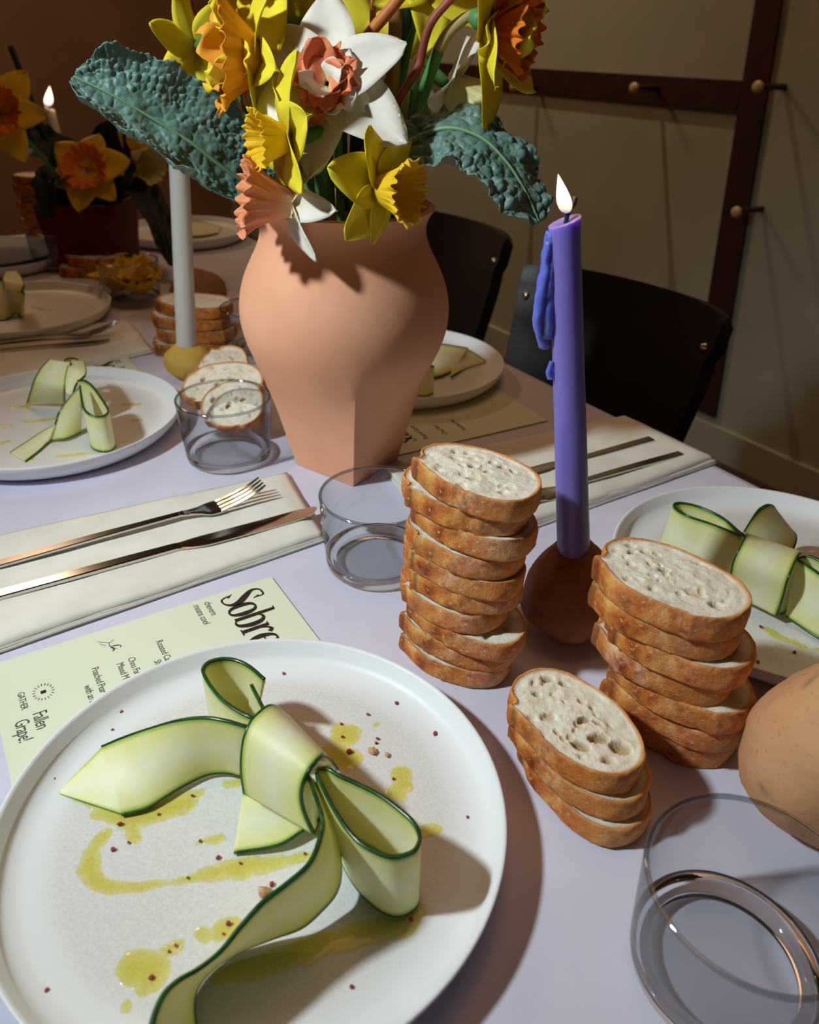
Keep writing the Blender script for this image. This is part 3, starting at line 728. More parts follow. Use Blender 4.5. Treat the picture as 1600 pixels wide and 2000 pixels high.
def flower(label, px, py, Y, face, L=.04, Wd=.026, pm='pet_yellow', cm='cor_yellow', cor=(.03, .009, .02), frill=.18, nf=12, el=.15, bend=-.2, roll=0., double=0, dm=None, seed=1, stem=None, sm='stem', npet=6, name='daffodil', els=None, sr=.0035, twist=.2, ds=1., wav=.04, de=(.45, 1.35)):
    rnd = random.Random(seed); c = aty(px, py, Y); A = frame(face, roll)
    t = thing(name, label, 'daffodil', c)
    def W(G): return (G.reshape(-1, 3)@A).reshape(G.shape)
    for k in range(npet):
        a = 2*PI*k/npet+rnd.uniform(-.12, .12); e = (els[k] if els else el+rnd.uniform(-.15, .15))
        sc = rnd.uniform(.9, 1.1)
        G = petal_grid(L*sc, Wd*sc, bend+rnd.uniform(-.2, .2), .16, wav=wav, rnd=rnd)
        tw = rnd.uniform(-twist, twist)
        y, z = G[..., 1].copy(), G[..., 2].copy(); G[..., 1] = y*math.cos(tw)-z*math.sin(tw); G[..., 2] = y*math.sin(tw)+z*math.cos(tw)
        x, z = G[..., 0]+.003, G[..., 2].copy(); G[..., 0] = x*math.cos(e)-z*math.sin(e); G[..., 2] = x*math.sin(e)+z*math.cos(e)+(.001 if k % 2 else 0)
        x, y = G[..., 0].copy(), G[..., 1].copy(); G[..., 0] = x*math.cos(a)-y*math.sin(a); G[..., 1] = x*math.sin(a)+y*math.cos(a)
        nu, nv = G.shape[:2]
        V, F = solid(W(G), .0005); uu = np.tile(np.repeat(np.linspace(0, 1, nu), nv), 2)
        mk('petal', V, F, MT[pm], t, attrs={'u': uu})
    if cor:
        ln, r0, r1 = cor; nu, na = 20, 170; G = np.zeros((nu, na, 3))
        for i, x in enumerate(np.linspace(0, 1, nu)):
            for j in range(na):
                a = 2*PI*j/(na-1)
                r = r0+(r1-r0)*(x**1.1 if x < .75 else (.73+(x-.75)*1.6)); fr = frill*x**3*(.75+.5*noise.noise(Vector((math.cos(a)*3, math.sin(a)*3, seed))))
                rr = r*(1+fr*(math.sin(nf*a+seed)*.55+math.sin(round(nf*1.7)*a+2*seed)*.3+math.sin(round(nf*3.1)*a+seed)*.2)*.7+.05*x*math.sin(3*a+seed))
                z = ln*x+fr*ln*.45*math.sin(round(nf*1.4)*a+seed*1.7)*.7
                if j == na-1: rr, z = G[i, 0, 0], G[i, 0, 2]; G[i, j] = G[i, 0]; continue
                G[i, j] = (rr*math.cos(a), rr*math.sin(a), z)
        V, F = solid(W(G), .0006); mk('corona', V, F, MT[cm], t, attrs={'u': np.tile(np.repeat(np.linspace(0, 1, nu), na), 2)})
    for k in range(double):
        e = rnd.uniform(*de); a = 2.4*k+rnd.uniform(-.4, .4); sc = rnd.uniform(.45, .85)*ds
        mm = (dm or [cm, pm])[k % len(dm or [1, 1])]
        G = petal_grid(L*sc, Wd*sc*rnd.uniform(.9, 1.3), rnd.uniform(-.9, .5), .35, nu=16, nv=13, tipw=.45, wav=.12, rnd=rnd)
        x, z = G[..., 0]+.002, G[..., 2].copy(); G[..., 0] = x*math.cos(e)-z*math.sin(e); G[..., 2] = x*math.sin(e)+z*math.cos(e)
        x, y = G[..., 0].copy(), G[..., 1].copy(); G[..., 0] = x*math.cos(a)-y*math.sin(a); G[..., 1] = x*math.sin(a)+y*math.cos(a)
        V, F = solid(W(G), .0005); mk('inner_petal', V, F, MT[mm], t, attrs={'u': np.tile(np.repeat(np.linspace(0, 1, 16), 13), 2)})
    fz = A[2]
    if stem is not None:
        mid = -fz*.03
        pts = [-fz*.002, -fz*.012, mid+np.array([0, 0, .002])]
        end = np.array(stem)-c
        pts += [mid*.6+end*.35+np.array([0, 0, .012]), end]
        V, F = tube(pts, [.004, .0055, sr, sr, sr], 8, 24); fixn(mk('stem', V, F, MT[sm], t))
    return t
vin = lambda dx, dy, z=.19: np.array([VC[0]+dx, VC[1]+dy, z])
# F1 large double orange, facing left
flower('large double yellow and orange daffodil facing left at the top left of the vase', 505, 115, .665, cdir(-.92, -.08, .30), L=.056, Wd=.036, pm='pet_yellow', cm='cor_orange', cor=(.030, .016, .037), frill=.25, nf=15, el=.1, bend=-.35, double=16, dm=['cor_orange', 'pet_deep', 'pet_yellow'], seed=3, stem=vin(-.02, -.01), ds=1.0)
# F2 white with coral
flower('double white daffodil with coral frills facing forward above the vase', 640, 165, .643, cdir(-.12, -.12, .95), L=.066, Wd=.047, pm='pet_white', cm='cor_coral', cor=(.012, .009, .021), frill=.4, nf=9, el=.05, bend=-.15, double=16, dm=['pet_white', 'cor_coral'], seed=8, roll=.5, stem=vin(.0, -.01), ds=.62, de=(.22, .95))
# F3 yellow trumpet facing left
flower('single yellow trumpet daffodil facing left, below the white double bloom', 562, 270, .618, cdir(-.86, -.26, .42), L=.052, Wd=.039, pm='pet_yellow', cm='cor_yellow', cor=(.026, .009, .0185), frill=.22, nf=14, el=.1, bend=-.3, seed=5, roll=.3, stem=vin(-.015, -.02))
# F4 peach trumpet
flower('peach trumpet daffodil with white petals hanging over the left rim of the vase', 566, 398, .622, cdir(-.93, .02, .34), L=.046, Wd=.023, pm='pet_white', cm='cor_peach', cor=(.036, .010, .025), frill=.28, nf=13, el=-.35, bend=-.3, seed=11, roll=.15, stem=vin(-.03, -.025, .215))
# F5 yellow trumpet right rim
flower('yellow trumpet daffodil hanging over the right rim of the vase', 744, 370, .612, cdir(.80, -.28, .45), L=.044, Wd=.037, pm='pet_yellow', cm='cor_yellow', cor=(.027, .010, .0205), frill=.3, nf=15, el=-.2, bend=.1, seed=14, roll=.75, stem=vin(.03, -.025, .215))
# F6 upper right double
F6 = flower('double yellow and deep orange daffodil facing right at the upper right', 950, 62, .66, cdir(.86, -.30, .30), L=.060, Wd=.037, pm='pet_yellow', cm='cor_red', cor=(.034, .011, .022), frill=.3, nf=12, el=.32, bend=.1, double=9, dm=['cor_red', 'pet_yellow', 'cor_orange'], seed=21, roll=.4, ds=.9)
# its bent stem
def stemthing(label, name, pts, rad, mat, cat='stem', n=10, Yloc=None, samples=40):
    P_ = [aty(*p) if len(p) == 3 and p[2] > .3 else np.array(p) for p in pts]
    V, F = tube(P_, rad, n, samples); o = mk(name, V, F, MT[mat], world=True, loc=P_[0]); fixn(o)
    return tag(o, label, cat)
P_ = [aty(*q) for q in [(800, 330, .70), (815, 225, .69), (838, 150, .682), (858, 95, .675)]]
V, F = tube(P_, [.005, .005, .0048, .0045], 10, 24)
o = fixn(mk('stem', V, F, MT['stem'], F6, world=True))
P_ = [aty(*q) for q in [(857, 97, .675), (875, 66, .672), (905, 38, .668), (928, 26, .665)]]
V, F = tube(P_, [.0046, .0042, .004, .003], 8, 16); fixn(mk('dry_sheath', V, F, MT['stem_brown'], o, world=True))
P_ = [aty(*q) for q in [(918, 30, .664), (936, 36, .662), (954, 44, .661)]]
V, F = tube(P_, [.004, .0075, .006], 10, 10); fixn(mk('seed_pod', V, F, MT['stem'], o, world=True))
# F7 white behind right
flower('white daffodil with pale yellow trumpet behind the green stem at right', 878, 168, .735, cdir(.72, -.45, -.2), L=.048, Wd=.030, pm='pet_white', cm='cor_pale', cor=(.03, .012, .022), frill=.2, el=-.15, bend=.1, seed=30, roll=.2, stem=vin(.04, .02))
# F8 behind left-centre yellow
flower('yellow daffodil seen from behind between the orange double and the white double', 585, 55, .71, cdir(.55, .2, -.7), L=.050, Wd=.03, cor=(.028, .010, .02), seed=33, roll=.2, el=-.1, stem=vin(-.01, .02))
flower('yellow daffodil at the top edge above the red willow twig', 835, -45, .74, cdir(.2, .1, .9), L=.06, Wd=.042, cor=(.02, .010, .02), seed=35, roll=.5, stem=vin(.02, .03))
flower('shaded golden daffodil low behind the orange twigs in the centre', 712, 140, .80, cdir(.1, .1, -.9), L=.085, Wd=.052, pm='pet_yellow', cor=None, seed=37, roll=.15, stem=vin(.0, .03))
flower('yellow daffodil half hidden behind the orange double at far left of the vase', 386, 92, .72, cdir(-.55, .15, -.6), L=.046, Wd=.028, cor=(.02, .008, .016), seed=39, roll=.35, el=-.05, stem=vin(-.04, .02))
flower('yellow daffodil cut by the top edge above the orange double', 500, -40, .69, cdir(-.2, -.1, .8), L=.062, Wd=.04, cor=(.022, .010, .02), seed=41, roll=.1, stem=vin(-.02, .0))
flower('white daffodil seen edge on behind the red twig', 800, 235, .76, cdir(-.3, -.2, .5), L=.062, Wd=.036, pm='pet_white', cm='cor_pale', cor=None, seed=44, roll=.52, el=.05, stem=vin(.03, .03))
# twigs and stems
stemthing('red willow twig curving up from the vase to the top right', 'willow_twig', [(690, 335, .70), (720, 285, .685), (758, 225, .675), (800, 160, .67), (820, 125, .668), (828, 85, .666), (845, 40, .664), (888, -10, .66), (940, -70, .66)], [.003, .0034, .0034, .0034, .0033, .0032, .0032, .003, .0028], 'twig_red', 'twig')
stemthing('thick orange willow twig leaning right above the white double daffodil', 'willow_twig', [(640, 210, .70), (690, 110, .69), (725, 62, .685), (765, 15, .68), (815, -50, .675)], [.0042, .0042, .0044, .0044, .0042], 'twig_orange', 'twig')
stemthing('slim upright orange twig behind the thick orange twig', 'willow_twig', [(728, 300, .73), (724, 200, .73), (726, 90, .73), (732, -40, .73)], .0026, 'twig_orange', 'twig')
stemthing('straight olive brown upright branch in the middle of the vase', 'willow_branch', [(752, 330, .74), (762, 220, .74), (770, 110, .74), (776, -40, .74)], [.006, .0062, .006, .0058], 'twig_olive', 'branch')
stemthing('slender copper twig at the upper left of the vase', 'willow_twig', [(420, 150, .73), (392, 60, .73), (372, 0, .73), (350, -60, .73)], .0022, 'twig_red', 'twig')
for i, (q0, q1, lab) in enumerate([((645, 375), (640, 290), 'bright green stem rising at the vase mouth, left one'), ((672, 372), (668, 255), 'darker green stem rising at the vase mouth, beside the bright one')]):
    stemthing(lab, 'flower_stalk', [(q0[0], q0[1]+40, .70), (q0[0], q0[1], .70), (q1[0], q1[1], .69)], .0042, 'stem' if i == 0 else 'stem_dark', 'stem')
def blade(label, pts, wd, mat='stem_dark'):
    P_ = crom([aty(*p) for p in pts], 20); Wv = np.sin(np.linspace(.5, PI-.05, 20))*wd/2
    Tn = np.gradient(P_, axis=0); side = np.cross(Tn, FW); side /= np.linalg.norm(side, axis=1, keepdims=True)
    G = np.stack([P_-side*Wv[:, None], P_-FW*.0015, P_+side*Wv[:, None]], 1)
    V, F = solid(G, .001); o = mk('strap_leaf', V, F, MT[mat], world=True, loc=P_[0]); fixn(o); tag(o, label, 'leaf')
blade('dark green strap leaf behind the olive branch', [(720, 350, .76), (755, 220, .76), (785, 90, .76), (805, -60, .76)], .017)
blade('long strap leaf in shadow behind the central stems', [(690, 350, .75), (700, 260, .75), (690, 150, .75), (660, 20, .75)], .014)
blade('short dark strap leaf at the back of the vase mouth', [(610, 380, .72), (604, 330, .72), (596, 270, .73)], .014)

# ------------------------------------------------------------------ kale
def kale(label, mid, hw, nrm, parent_loc, mat='kale', nu=170, nv=84, amp=.0034, freq=105., cupf=.3, seed=0, ruf=.007, rib=True, name='kale_leaf', curl=0., edgef=1.0):
    Pm = crom(mid, nu); T = np.gradient(Pm, axis=0); T /= np.linalg.norm(T, axis=1, keepdims=True)
    nr = np.array([nrm(i/(nu-1)) for i in range(nu)]); nr = nr-T*(nr*T).sum(1)[:, None]; nr /= np.linalg.norm(nr, axis=1, keepdims=True)
    sd = np.cross(T, nr); G = np.zeros((nu, nv, 3)); ve = np.zeros((nu, nv)); L = np.linalg.norm(np.diff(Pm, axis=0), axis=1).sum()
    for i in range(nu):
        u = i/(nu-1); wd = hw(u)
        for j in range(nv):
            v = -1+2*j/(nv-1); av = abs(v)
            edge = 1+.10*noise.noise(Vector((u*14, v*2+seed, seed)))+.06*noise.noise(Vector((u*40, v+seed, 9)))
            x = v*wd*edge; q = Vector((u*L*freq, x*freq, seed*3.1))*(1+(edgef-1)*(av > .42))
            dd, _pt = noise.voronoi(q); b = min(1., (dd[1]-dd[0])*1.6)
            d2, _pt = noise.voronoi(q*2.1); b2 = min(1., (d2[1]-d2[0])*1.5)
            k = (.30+.70*min(1, av*1.7))*amp
            h = k*(b**.7)+k*.4*b2+ruf*av**2*math.sin(u*26+3*v+seed)*.6+ruf*.5*noise.noise(Vector((u*9, v*2, seed+4)))
            ca = curl*av*av
            G[i, j] = Pm[i]+sd[i]*x*math.cos(ca)+nr[i]*(h+cupf*wd*v*v+abs(x)*math.sin(ca))
            ve[i, j] = b if av > .05 else .15
    V, F = solid(G, .0009)
    t = thing(name, label, 'kale', parent_loc)
    fixn(mk('leaf_blade', V, F, MT[mat], t, world=True, attrs={'vein': np.tile(ve.ravel(), 2)}))
    if rib:
        nn = gnorm(G)[:, nv//2]; sgn = np.sign((nn*nr).sum(1).mean())
        V, F = tube(Pm+nr*amp*.55, np.linspace(.0024, .0006, nu), 6); fixn(mk('midrib', V, F, MT['kale_rib'], t, world=True))
    return t
hwL = lambda u: .042*math.sin(PI*min(1, .12+.80*u))**.55*(1 if u < .9 else max(.25, 1-(u-.9)*6))
kale('large crinkled dark green kale leaf reaching left from the vase', [aty(520, 385, .70), aty(455, 345, .685), aty(375, 283, .672), aty(297, 234, .665), aty(222, 190, .66), aty(144, 152, .66)], hwL,
     lambda u: cdir(-.15, .25, .95), aty(520, 372, .70), cupf=.10, seed=1, curl=.6, edgef=1.9)
hwR = lambda u: .033*math.sin(PI*min(1, .16+.68*u))**.6*(1 if u < .88 else max(.3, 1-(u-.88)*5))
kale('crinkled blue green kale leaf drooping right towards the violet candle', [aty(735, 330, .675), aty(795, 288, .66), aty(868, 256, .648), aty(935, 272, .638), aty(985, 318, .628), aty(1022, 375, .62), aty(1050, 436, .615)], hwR,
     lambda u: cdir(.15+.25*u, .42-.15*u, .88), aty(735, 318, .675), cupf=-.12, seed=5, freq=95., amp=.0042)

# ------------------------------------------------------------------ bread
def slice_mesh(a=.047, b=.0285, t=.0155, seed=0, hires=False, flour=(0, 0), holes=None, lean=0.):
    rnd = random.Random(seed); na = 144 if hires else 80
    ear = PI+rnd.uniform(.3, .8); ear2 = -rnd.uniform(.4, 2.4); es = rnd.uniform(.25, 1.)
    ph = [rnd.uniform(0, 6) for _ in range(4)]
    def R(th):
        c, s = math.cos(th), math.sin(th)
        ex = 2.25; r = (abs(c/a)**ex+abs(s/b)**ex)**(-1/ex)
        r *= 1+.05*c+.018*math.sin(3*th+ph[0])+.012*math.sin(5*th+ph[1])
        for e, k in ((ear, .09), (ear2, .05*es)):
            d = (th-e+PI) % (2*PI)-PI
            r *= 1+k*math.exp(-(d/.10)**2)*(1 if d > 0 else -.3)-k*.7*math.exp(-((d+.14)/.08)**2)
        return r
    th = np.arange(na)*2*PI/na; rr = np.array([R(x) for x in th])
    # crust wall: closed thin ring
    prof = [(.945, t-.0012), (.965, t-.0002), (.985, t), (.998, t-.0012), (1.008, t*.78), (1.014, t*.5), (1.010, t*.25), (1.0, .0012), (.985, 0), (.965, .0002), (.945, .0012)]
    V, dk, fl, pa = [], [], [], []
    for f, z in prof:
        for k in range(na):
            p = np.array([rr[k]*f*math.cos(th[k]), rr[k]*f*math.sin(th[k]), z])
            d = .0012*nz(p+[seed, 0, 0], 90)+.0007*nz(p+[0, seed, 0], 260)
            if .99 < f: p[:2] *= 1+d/rr[k]
            if f > .97: p[2] += .0006*nz(p+[0, 0, seed], 160)
            V.append(p)
            x = 0
            for e, k2 in ((ear, .9), (ear2+.5*(z/t-.5), es)):
                dd = (th[k]-e+PI) % (2*PI)-PI; x = max(x, k2*math.exp(-((dd-.10)/.05)**2))
            pa.append((.38*math.exp(-max(0, min(z, t-z))/.0018)+.22*max(0, math.sin(3*th[k]+ph[2])))*(1 if f > .95 else 1.6))
            dk.append(.85*x*(1 if f > .99 else .4)+.25*max(0, nz(p+[seed, 3, 1], 45)))
            dd = (th[k]-flour[0]+PI) % (2*PI)-PI; fl.append(flour[1]*math.exp(-(dd/.45)**2)*(1 if f > .99 else 0))
    F = gridf(len(prof), na, True)
    crust = (np.array(V), F, dict(dark=dk, flour=fl, pale=pa))
    def face(zf, sgn, hi):
        nr = 44 if hi else 14; step = 1 if hi else 1
        HL = list(holes or []) if hi else []
        for _ in range(18 if hi else 12):
            q = rnd.uniform(0, 2*PI); d = math.sqrt(rnd.random())*.85
            HL.append((a*d*math.cos(q), b*d*math.sin(q), rnd.uniform(.0012, .0032), rnd.uniform(.6, 1), rnd.uniform(0, 3), rnd.uniform(.0008, .0022)))
        V, ed, ho = [], [], []
        for i in range(nr+1):
            f = .972*(1-i/nr) if i < nr else 0
            for k in range(na if i < nr else 1):
                p = np.array([rr[k]*f*math.cos(th[k]), rr[k]*f*math.sin(th[k]), 0.])
                h = 0.; hh = 0.
                for (hx, hy, hr, asp, rt, dp) in HL:
                    dx, dy = p[0]-hx, p[1]-hy
                    if abs(dx) > hr*2 or abs(dy) > hr*2: continue
                    c, s = math.cos(rt), math.sin(rt); ux, uy = (c*dx+s*dy)/hr, (-s*dx+c*dy)/(hr*asp); d2 = ux*ux+uy*uy
                    if d2 < 1.3:
                        w_ = max(0, 1-d2)**.5 if d2 < 1 else 0; h = max(h, 1.25*dp*w_); hh = max(hh, min(1, w_*dp/.0030))
                sm = .0011*nz(p+[seed, 1, zf], 75)+.0006*nz(p+[seed, 4, zf], 170)+.0004*nz(p+[1, seed, zf], 320)
                e = max(0, (f-.90)/.07)
                p[2] = zf+sgn*(-.0011*(1-e)-h*(1-e)+sm*(1-e))
                V.append(p); ed.append(min(1, max(0, (f-.915)/.05))); ho.append(hh)
        F = []
        for i in range(nr-1):
            for k in range(na):
                k2 = (k+1) % na; F.append((i*na+k, i*na+k2, (i+1)*na+k2, (i+1)*na+k))
        F += [((nr-1)*na+k, (nr-1)*na+(k+1) % na, nr*na) for k in range(na)]
        if sgn < 0: F = [f[::-1] for f in F]
        return np.array(V), F, dict(edge=ed, hole=ho)
    return crust, face(t-.0004, 1, hires), face(.0004, -1, False)
def bread(label, c, z, ang, seed, a=.047, b=.0285, t=.0155, hires=False, flour=(0, 0), holes=None, tilt=(0, 0), group=None, rot=None):
    o = thing('bread_slice', label, 'bread', (c[0], c[1], z), group, rot if rot is not None else (tilt[0], tilt[1], math.radians(ang)))
    cr, tp, bt = slice_mesh(a, b, t, seed, hires, flour, holes)
    fixn(mk('crust', cr[0], cr[1], MT['crust'], o, attrs=cr[2]))
    mk('crumb', tp[0], tp[1], MT['crumb'], o, attrs=tp[2]); mk('crumb', bt[0], bt[1], MT['crumb'], o, attrs=bt[2])
    return o
ORD = ['topmost', 'second', 'third', 'fourth', 'fifth', 'sixth', 'seventh', 'eighth', 'ninth', 'bottom']
off1 = [.003, -.005, .004, -.003, -.004, -.003, -.009, .004, -.002, -.004]; an1 = [-36, -33, -38, -34, -37, -33, -40, -36, -33, -35]
z = .0
for k in range(9, -1, -1):
    t = .0152; ax = np.array([math.cos(math.radians(-36)), math.sin(math.radians(-36))])
    c = np.array([.0372, .4138])+ax*off1[k]+np.array([.0, .001*((k*7) % 3-1)])
    lab = f'{ORD[k]} crusty bread slice {"" if k in (0, 9) else "from the top "}of the tall stack left of the candle'
    bread(lab, c, z+.0003, an1[k], 100+k, a=.0420+.002*((k*5) % 3-1)*.6, b=.0265, t=t, hires=(k == 0), flour=(-1.2+.3*((k*3) % 4), .35), group='tall stack of bread slices',
          tilt=(.02*math.sin(k*2.3), .05 if k == 0 else .03*math.cos(k*1.7)), holes=[(.004, -.010, .0045, .6, .4, .003), (-.004, .002, .0035, .7, 1, .0022), (-.018, .004, .004, .5, .3, .002)])
    z += t+.0003
ORD2 = ['topmost', 'second', 'third', 'fourth', 'fifth', 'sixth', 'bottom']
off2 = [.0, -.003, .005, -.004, .006, .004, .0]; an2 = [-41, -37, -42, -40, -44, -40, -42]; z = 0.
for k in range(6, -1, -1):
    t = .0168; ax = np.array([.76, -.65]); f = (6-k)/6
    c = np.array([.1710, .3585])*(1-f)+np.array([.1490, .3565])*f+ax*off2[k]
    lab = f'{ORD2[k]} bread slice {"" if k in (0, 6) else "from the top "}of the short stack right of the candle' if k != 3 else 'flour dusted fourth bread slice from the top of the short stack'
    bread(lab, c, z+.0003, an2[k], 200+k, a=.0438, b=.0290, t=t, hires=(k == 0), flour=(-1.9 if k == 3 else -1.1, 1.3 if k == 3 else .2), tilt=(.02*math.sin(k*2.9), .025*math.cos(k*2.1)), group='short stack of bread slices',
          holes=[(.031, -.006, .0042, .6, .5, .005), (-.004, .003, .004, .5, .8, .0028), (-.020, .012, .0032, .7, .2, .003), (-.026, .006, .003, .7, 1.2, .0028), (-.03, .012, .0028, .8, .2, .0025), (-.015, .015, .0025, .7, .2, .0025), (.018, -.004, .006, .6, .2, .0018)])
    z += t+.0003
z = 0.
H3 = [(-.030, .008, .0042, .6, .9, .0035), (-.022, .014, .0028, .8, .2, .0028), (-.024, -.006, .003, .6, 1, .003), (.020, .000, .0062, .55, 1.1, .005), (.018, -.012, .006, .6, .3, .0052), (.031, .006, .0065, .7, .7, .0042),
      (.006, .003, .0045, .5, 1.2, .004), (.012, .008, .0038, .5, .2, .0035), (-.005, .012, .003, .7, 0, .002), (-.008, -.012, .003, .7, 1, .0022), (.004, -.016, .0028, .7, 0, .0022), (.034, -.007, .004, .7, 1, .003)]
for k, (c, an) in enumerate([((.1060, .3065), -60), ((.1015, .3100), -53), ((.0975, .3150), -55)]):
    t = .0158
    bread(['bottom', 'middle', 'topmost'][k]+' bread slice of the low pile of three in front of the candle', c, z+.0003, an, 300+k, a=.0442, b=.0275, t=t, hires=(k == 2), flour=(-1.5, .5 if k == 1 else .2), holes=H3, group='low pile of three bread slices')
    z += t+.0003
# slices leaning behind the left glass
def lean(label, px, py, zc, seed, fx, roll, group='bread slices leaning behind the left glass', a=.05, b=.034, hires=True):
    A = frame(fx, roll); c = at(px, py, zc)
    rot = Matrix([[A[j][i] for j in range(3)] for i in range(3)]).to_euler()
    bread(label, c, c[2], 0, seed, a=a, b=b, t=.014, hires=hires, rot=rot, group=group, holes=[(.012, .004, .004, .6, .3, .004), (-.004, -.002, .0035, .7, 1, .004), (-.02, .008, .004, .7, 1, .004)])
lean('front bread slice leaning behind the left glass', 458, 800, .030, 401, cdir(-.05, .35, .95), .2, a=.034, b=.028)
lean('middle bread slice leaning behind the left glass', 436, 762, .034, 402, cdir(-.05, .55, .85), .25, a=.046, b=.030)
lean('rear bread slice leaning behind the left glass', 438, 735, .032, 403, cdir(.02, .72, .7), .05, a=.048, b=.030)
c0 = at(375, 690)
for k in range(4):
    bread(f'{["bottom", "third", "second", "topmost"][k]} browned bread slice of the blurred pile behind the white candle', (c0[0]-.005+.006*(k % 2), c0[1]+.02+.004*k), .0003+k*.0165, 20-12*k, 420+k, a=.054, b=.034, t=.016, flour=(0, 0), group='blurred bread pile behind the white candle')
c0 = at(92, 478)
for k in range(8):
    bread(f'{["bottom", "seventh", "sixth", "fifth", "fourth", "third", "second", "topmost"][k]} slice of the far blurred bread stack left of the dark pot', (c0[0]-.012+.004*(k % 2), c0[1]+.02), .0003+k*.0165, -30+7*(k % 3), 440+k, a=.042, b=.03, t=.016, group='far blurred bread stack')
c0 = at(165, 540)
for k in range(2):
    bread(['lower', 'upper'][k]+' bread slice lying before the far dark pot', (c0[0]+.01*k, c0[1]+.02), .0003+k*.0175, 15-30*k, 460+k, a=.05, b=.03, t=.017, group='two bread slices before the far pot')

# ------------------------------------------------------------------ potatoes and candles
def potato(label, c, rad, mat, seed, rot=(0, 0, 0), taper=0., eyes=14, name='potato', flat=True):
    n, m = 40, 56; V, dk = [], []; rnd = random.Random(seed)
    ey = [(rnd.uniform(.15*PI, .85*PI), rnd.uniform(0, 2*PI), rnd.uniform(.04, .09)) for _ in range(eyes)]
    rm = Matrix.Rotation(rot[2], 3, 'Z')@Matrix.Rotation(rot[1], 3, 'Y')@Matrix.Rotation(rot[0], 3, 'X')
    for i in range(n+1):
        ph = PI*i/n
        for j in range(m):
            a = 2*PI*j/m
            d = np.array([math.sin(ph)*math.cos(a), math.sin(ph)*math.sin(a), math.cos(ph)])
            k = 1+.10*nz(d+[seed, 0, 0], 1.3)+.035*nz(d+[0, seed, 0], 3.5)+.012*nz(d+[0, 0, seed], 9)
            e = 0
            for p_, q_, s_ in ey:
                w_ = np.array([math.sin(p_)*math.cos(q_), math.sin(p_)*math.sin(q_), math.cos(p_)]); dd = np.linalg.norm((d-w_)*[1, 1, 2.]); e = max(e, math.exp(-(dd/s_)**2))
            k -= .03*e
            tp = 1-taper*d[2]
            v = rm@Vector((d[0]*rad[0]*k*tp, d[1]*rad[1]*k*tp, d[2]*rad[2]*k)); V.append(v[:]); dk.append(.6*e)
    V = np.array(V); zm = V[:, 2].min()
    if flat: V[:, 2] = np.maximum(V[:, 2], zm+.003); zm += .003
    V[:, 2] -= zm
    F = gridf(n+1, m, True)
    o = mk(name, V, F, mat, loc=(c[0], c[1], .0003), attrs={'dark': dk}); fixn(o)
    return tag(o, label, 'potato')
CC = np.array([.1195, .4475])
potato('brown potato used as a holder for the violet candle', CC, (.0340, .0330, .0400), MT['potato_dark'], 3, taper=.22)
potato('large tan potato at the right edge behind the front glass', (.2400, .2880), (.0490, .046, .0565), MT['potato'], 12, taper=.06, rot=(0, .05, 0))
WC = at(366, 742)[:2]; WC = np.array([WC[0], WC[1]+.012])
potato('small golden potato under the white candle', WC, (.030, .028, .024), MT['potato_gold'], 9)
pc = at(395, 628); potato('blurred reddish potato behind the white candle', (pc[0]-.01, pc[1]+.03), (.045, .04, .036), MT['potato_dark'], 15)
def flame(parent, base, h, wd, lean):
    n, m = 18, 16; V, U = [], []
    for i in range(n+1):
        u = i/n; r = wd*(math.sin(PI*u**.62))**.9*(1-.25*u)+1e-5
        c = np.array(base)+np.array(lean)*(u**1.2)*h+np.array([0, 0, h*u])
        for j in range(m):
            a = 2*PI*j/m; V.append(c+[r*math.cos(a), r*math.sin(a), 0]); U.append(u)
    return fixn(mk('flame', V, gridf(n+1, m, True), MT['flame'], parent, world=True, attrs={'u': U}))
def candle(label, base, top, r0, r1, mat, slant=(0, 0), name='taper_candle', wick=None):
    base = np.array(base); top = np.array(top); t = thing(name, label, 'candle', base)
    n = 30; prof = []
    V = []; m = 40
    for i in range(n+1):
        u = i/n; c = base*(1-u)+top*u; r = r0*(1-u)+r1*u
        for j in range(m):
            a = 2*PI*j/m; x, y = r*math.cos(a), r*math.sin(a)
            V.append(c+[x, y, (x*slant[0]+y*slant[1])*(1 if i == n else 0)])
    for f in (.93, .6, .0):
        for j in range(m):
            a = 2*PI*j/m; x, y = r1*f*math.cos(a), r1*f*math.sin(a); V.append(top+[x, y, (x*slant[0]+y*slant[1])-.0012*(1-f)+ (.0004 if f > .9 else 0)])
    F = gridf(n+4, m, True)+[tuple(range(m))[::-1]]
    o = mk('wax_body', V, F, mat, t, world=True); sharp(o, 50)
    return t
ct = aty(1103, 432, CC[1]-.004); ctop = np.array([ct[0], ct[1], ct[2]])
vc = candle('tall violet blue taper candle burning with blue drips, stuck in a potato', (CC[0]-.0005, CC[1], .058), ctop, .0118, .0086, MT['wax_blue'], slant=(.42, .0))
wk = np.array([ctop[0]+.0008, ctop[1], ctop[2]])
V, F = tube([wk+[0, 0, -.002], wk+[.0006, 0, .005], wk+[.0030, 0, .009], wk+[.0034, 0, .0128]], .0013, 8, 16); fixn(mk('wick', V, F, MT['wick'], vc, world=True))
flame(vc, wk+[-.0008, -.001, .0040], .0200, .0044, (-.34, 0, 0))
lamp('violet_candle_flame_light', 'POINT', wk+[-.004, -.0012, .018], .055, (1, .56, .24), shadow_soft_size=.006)
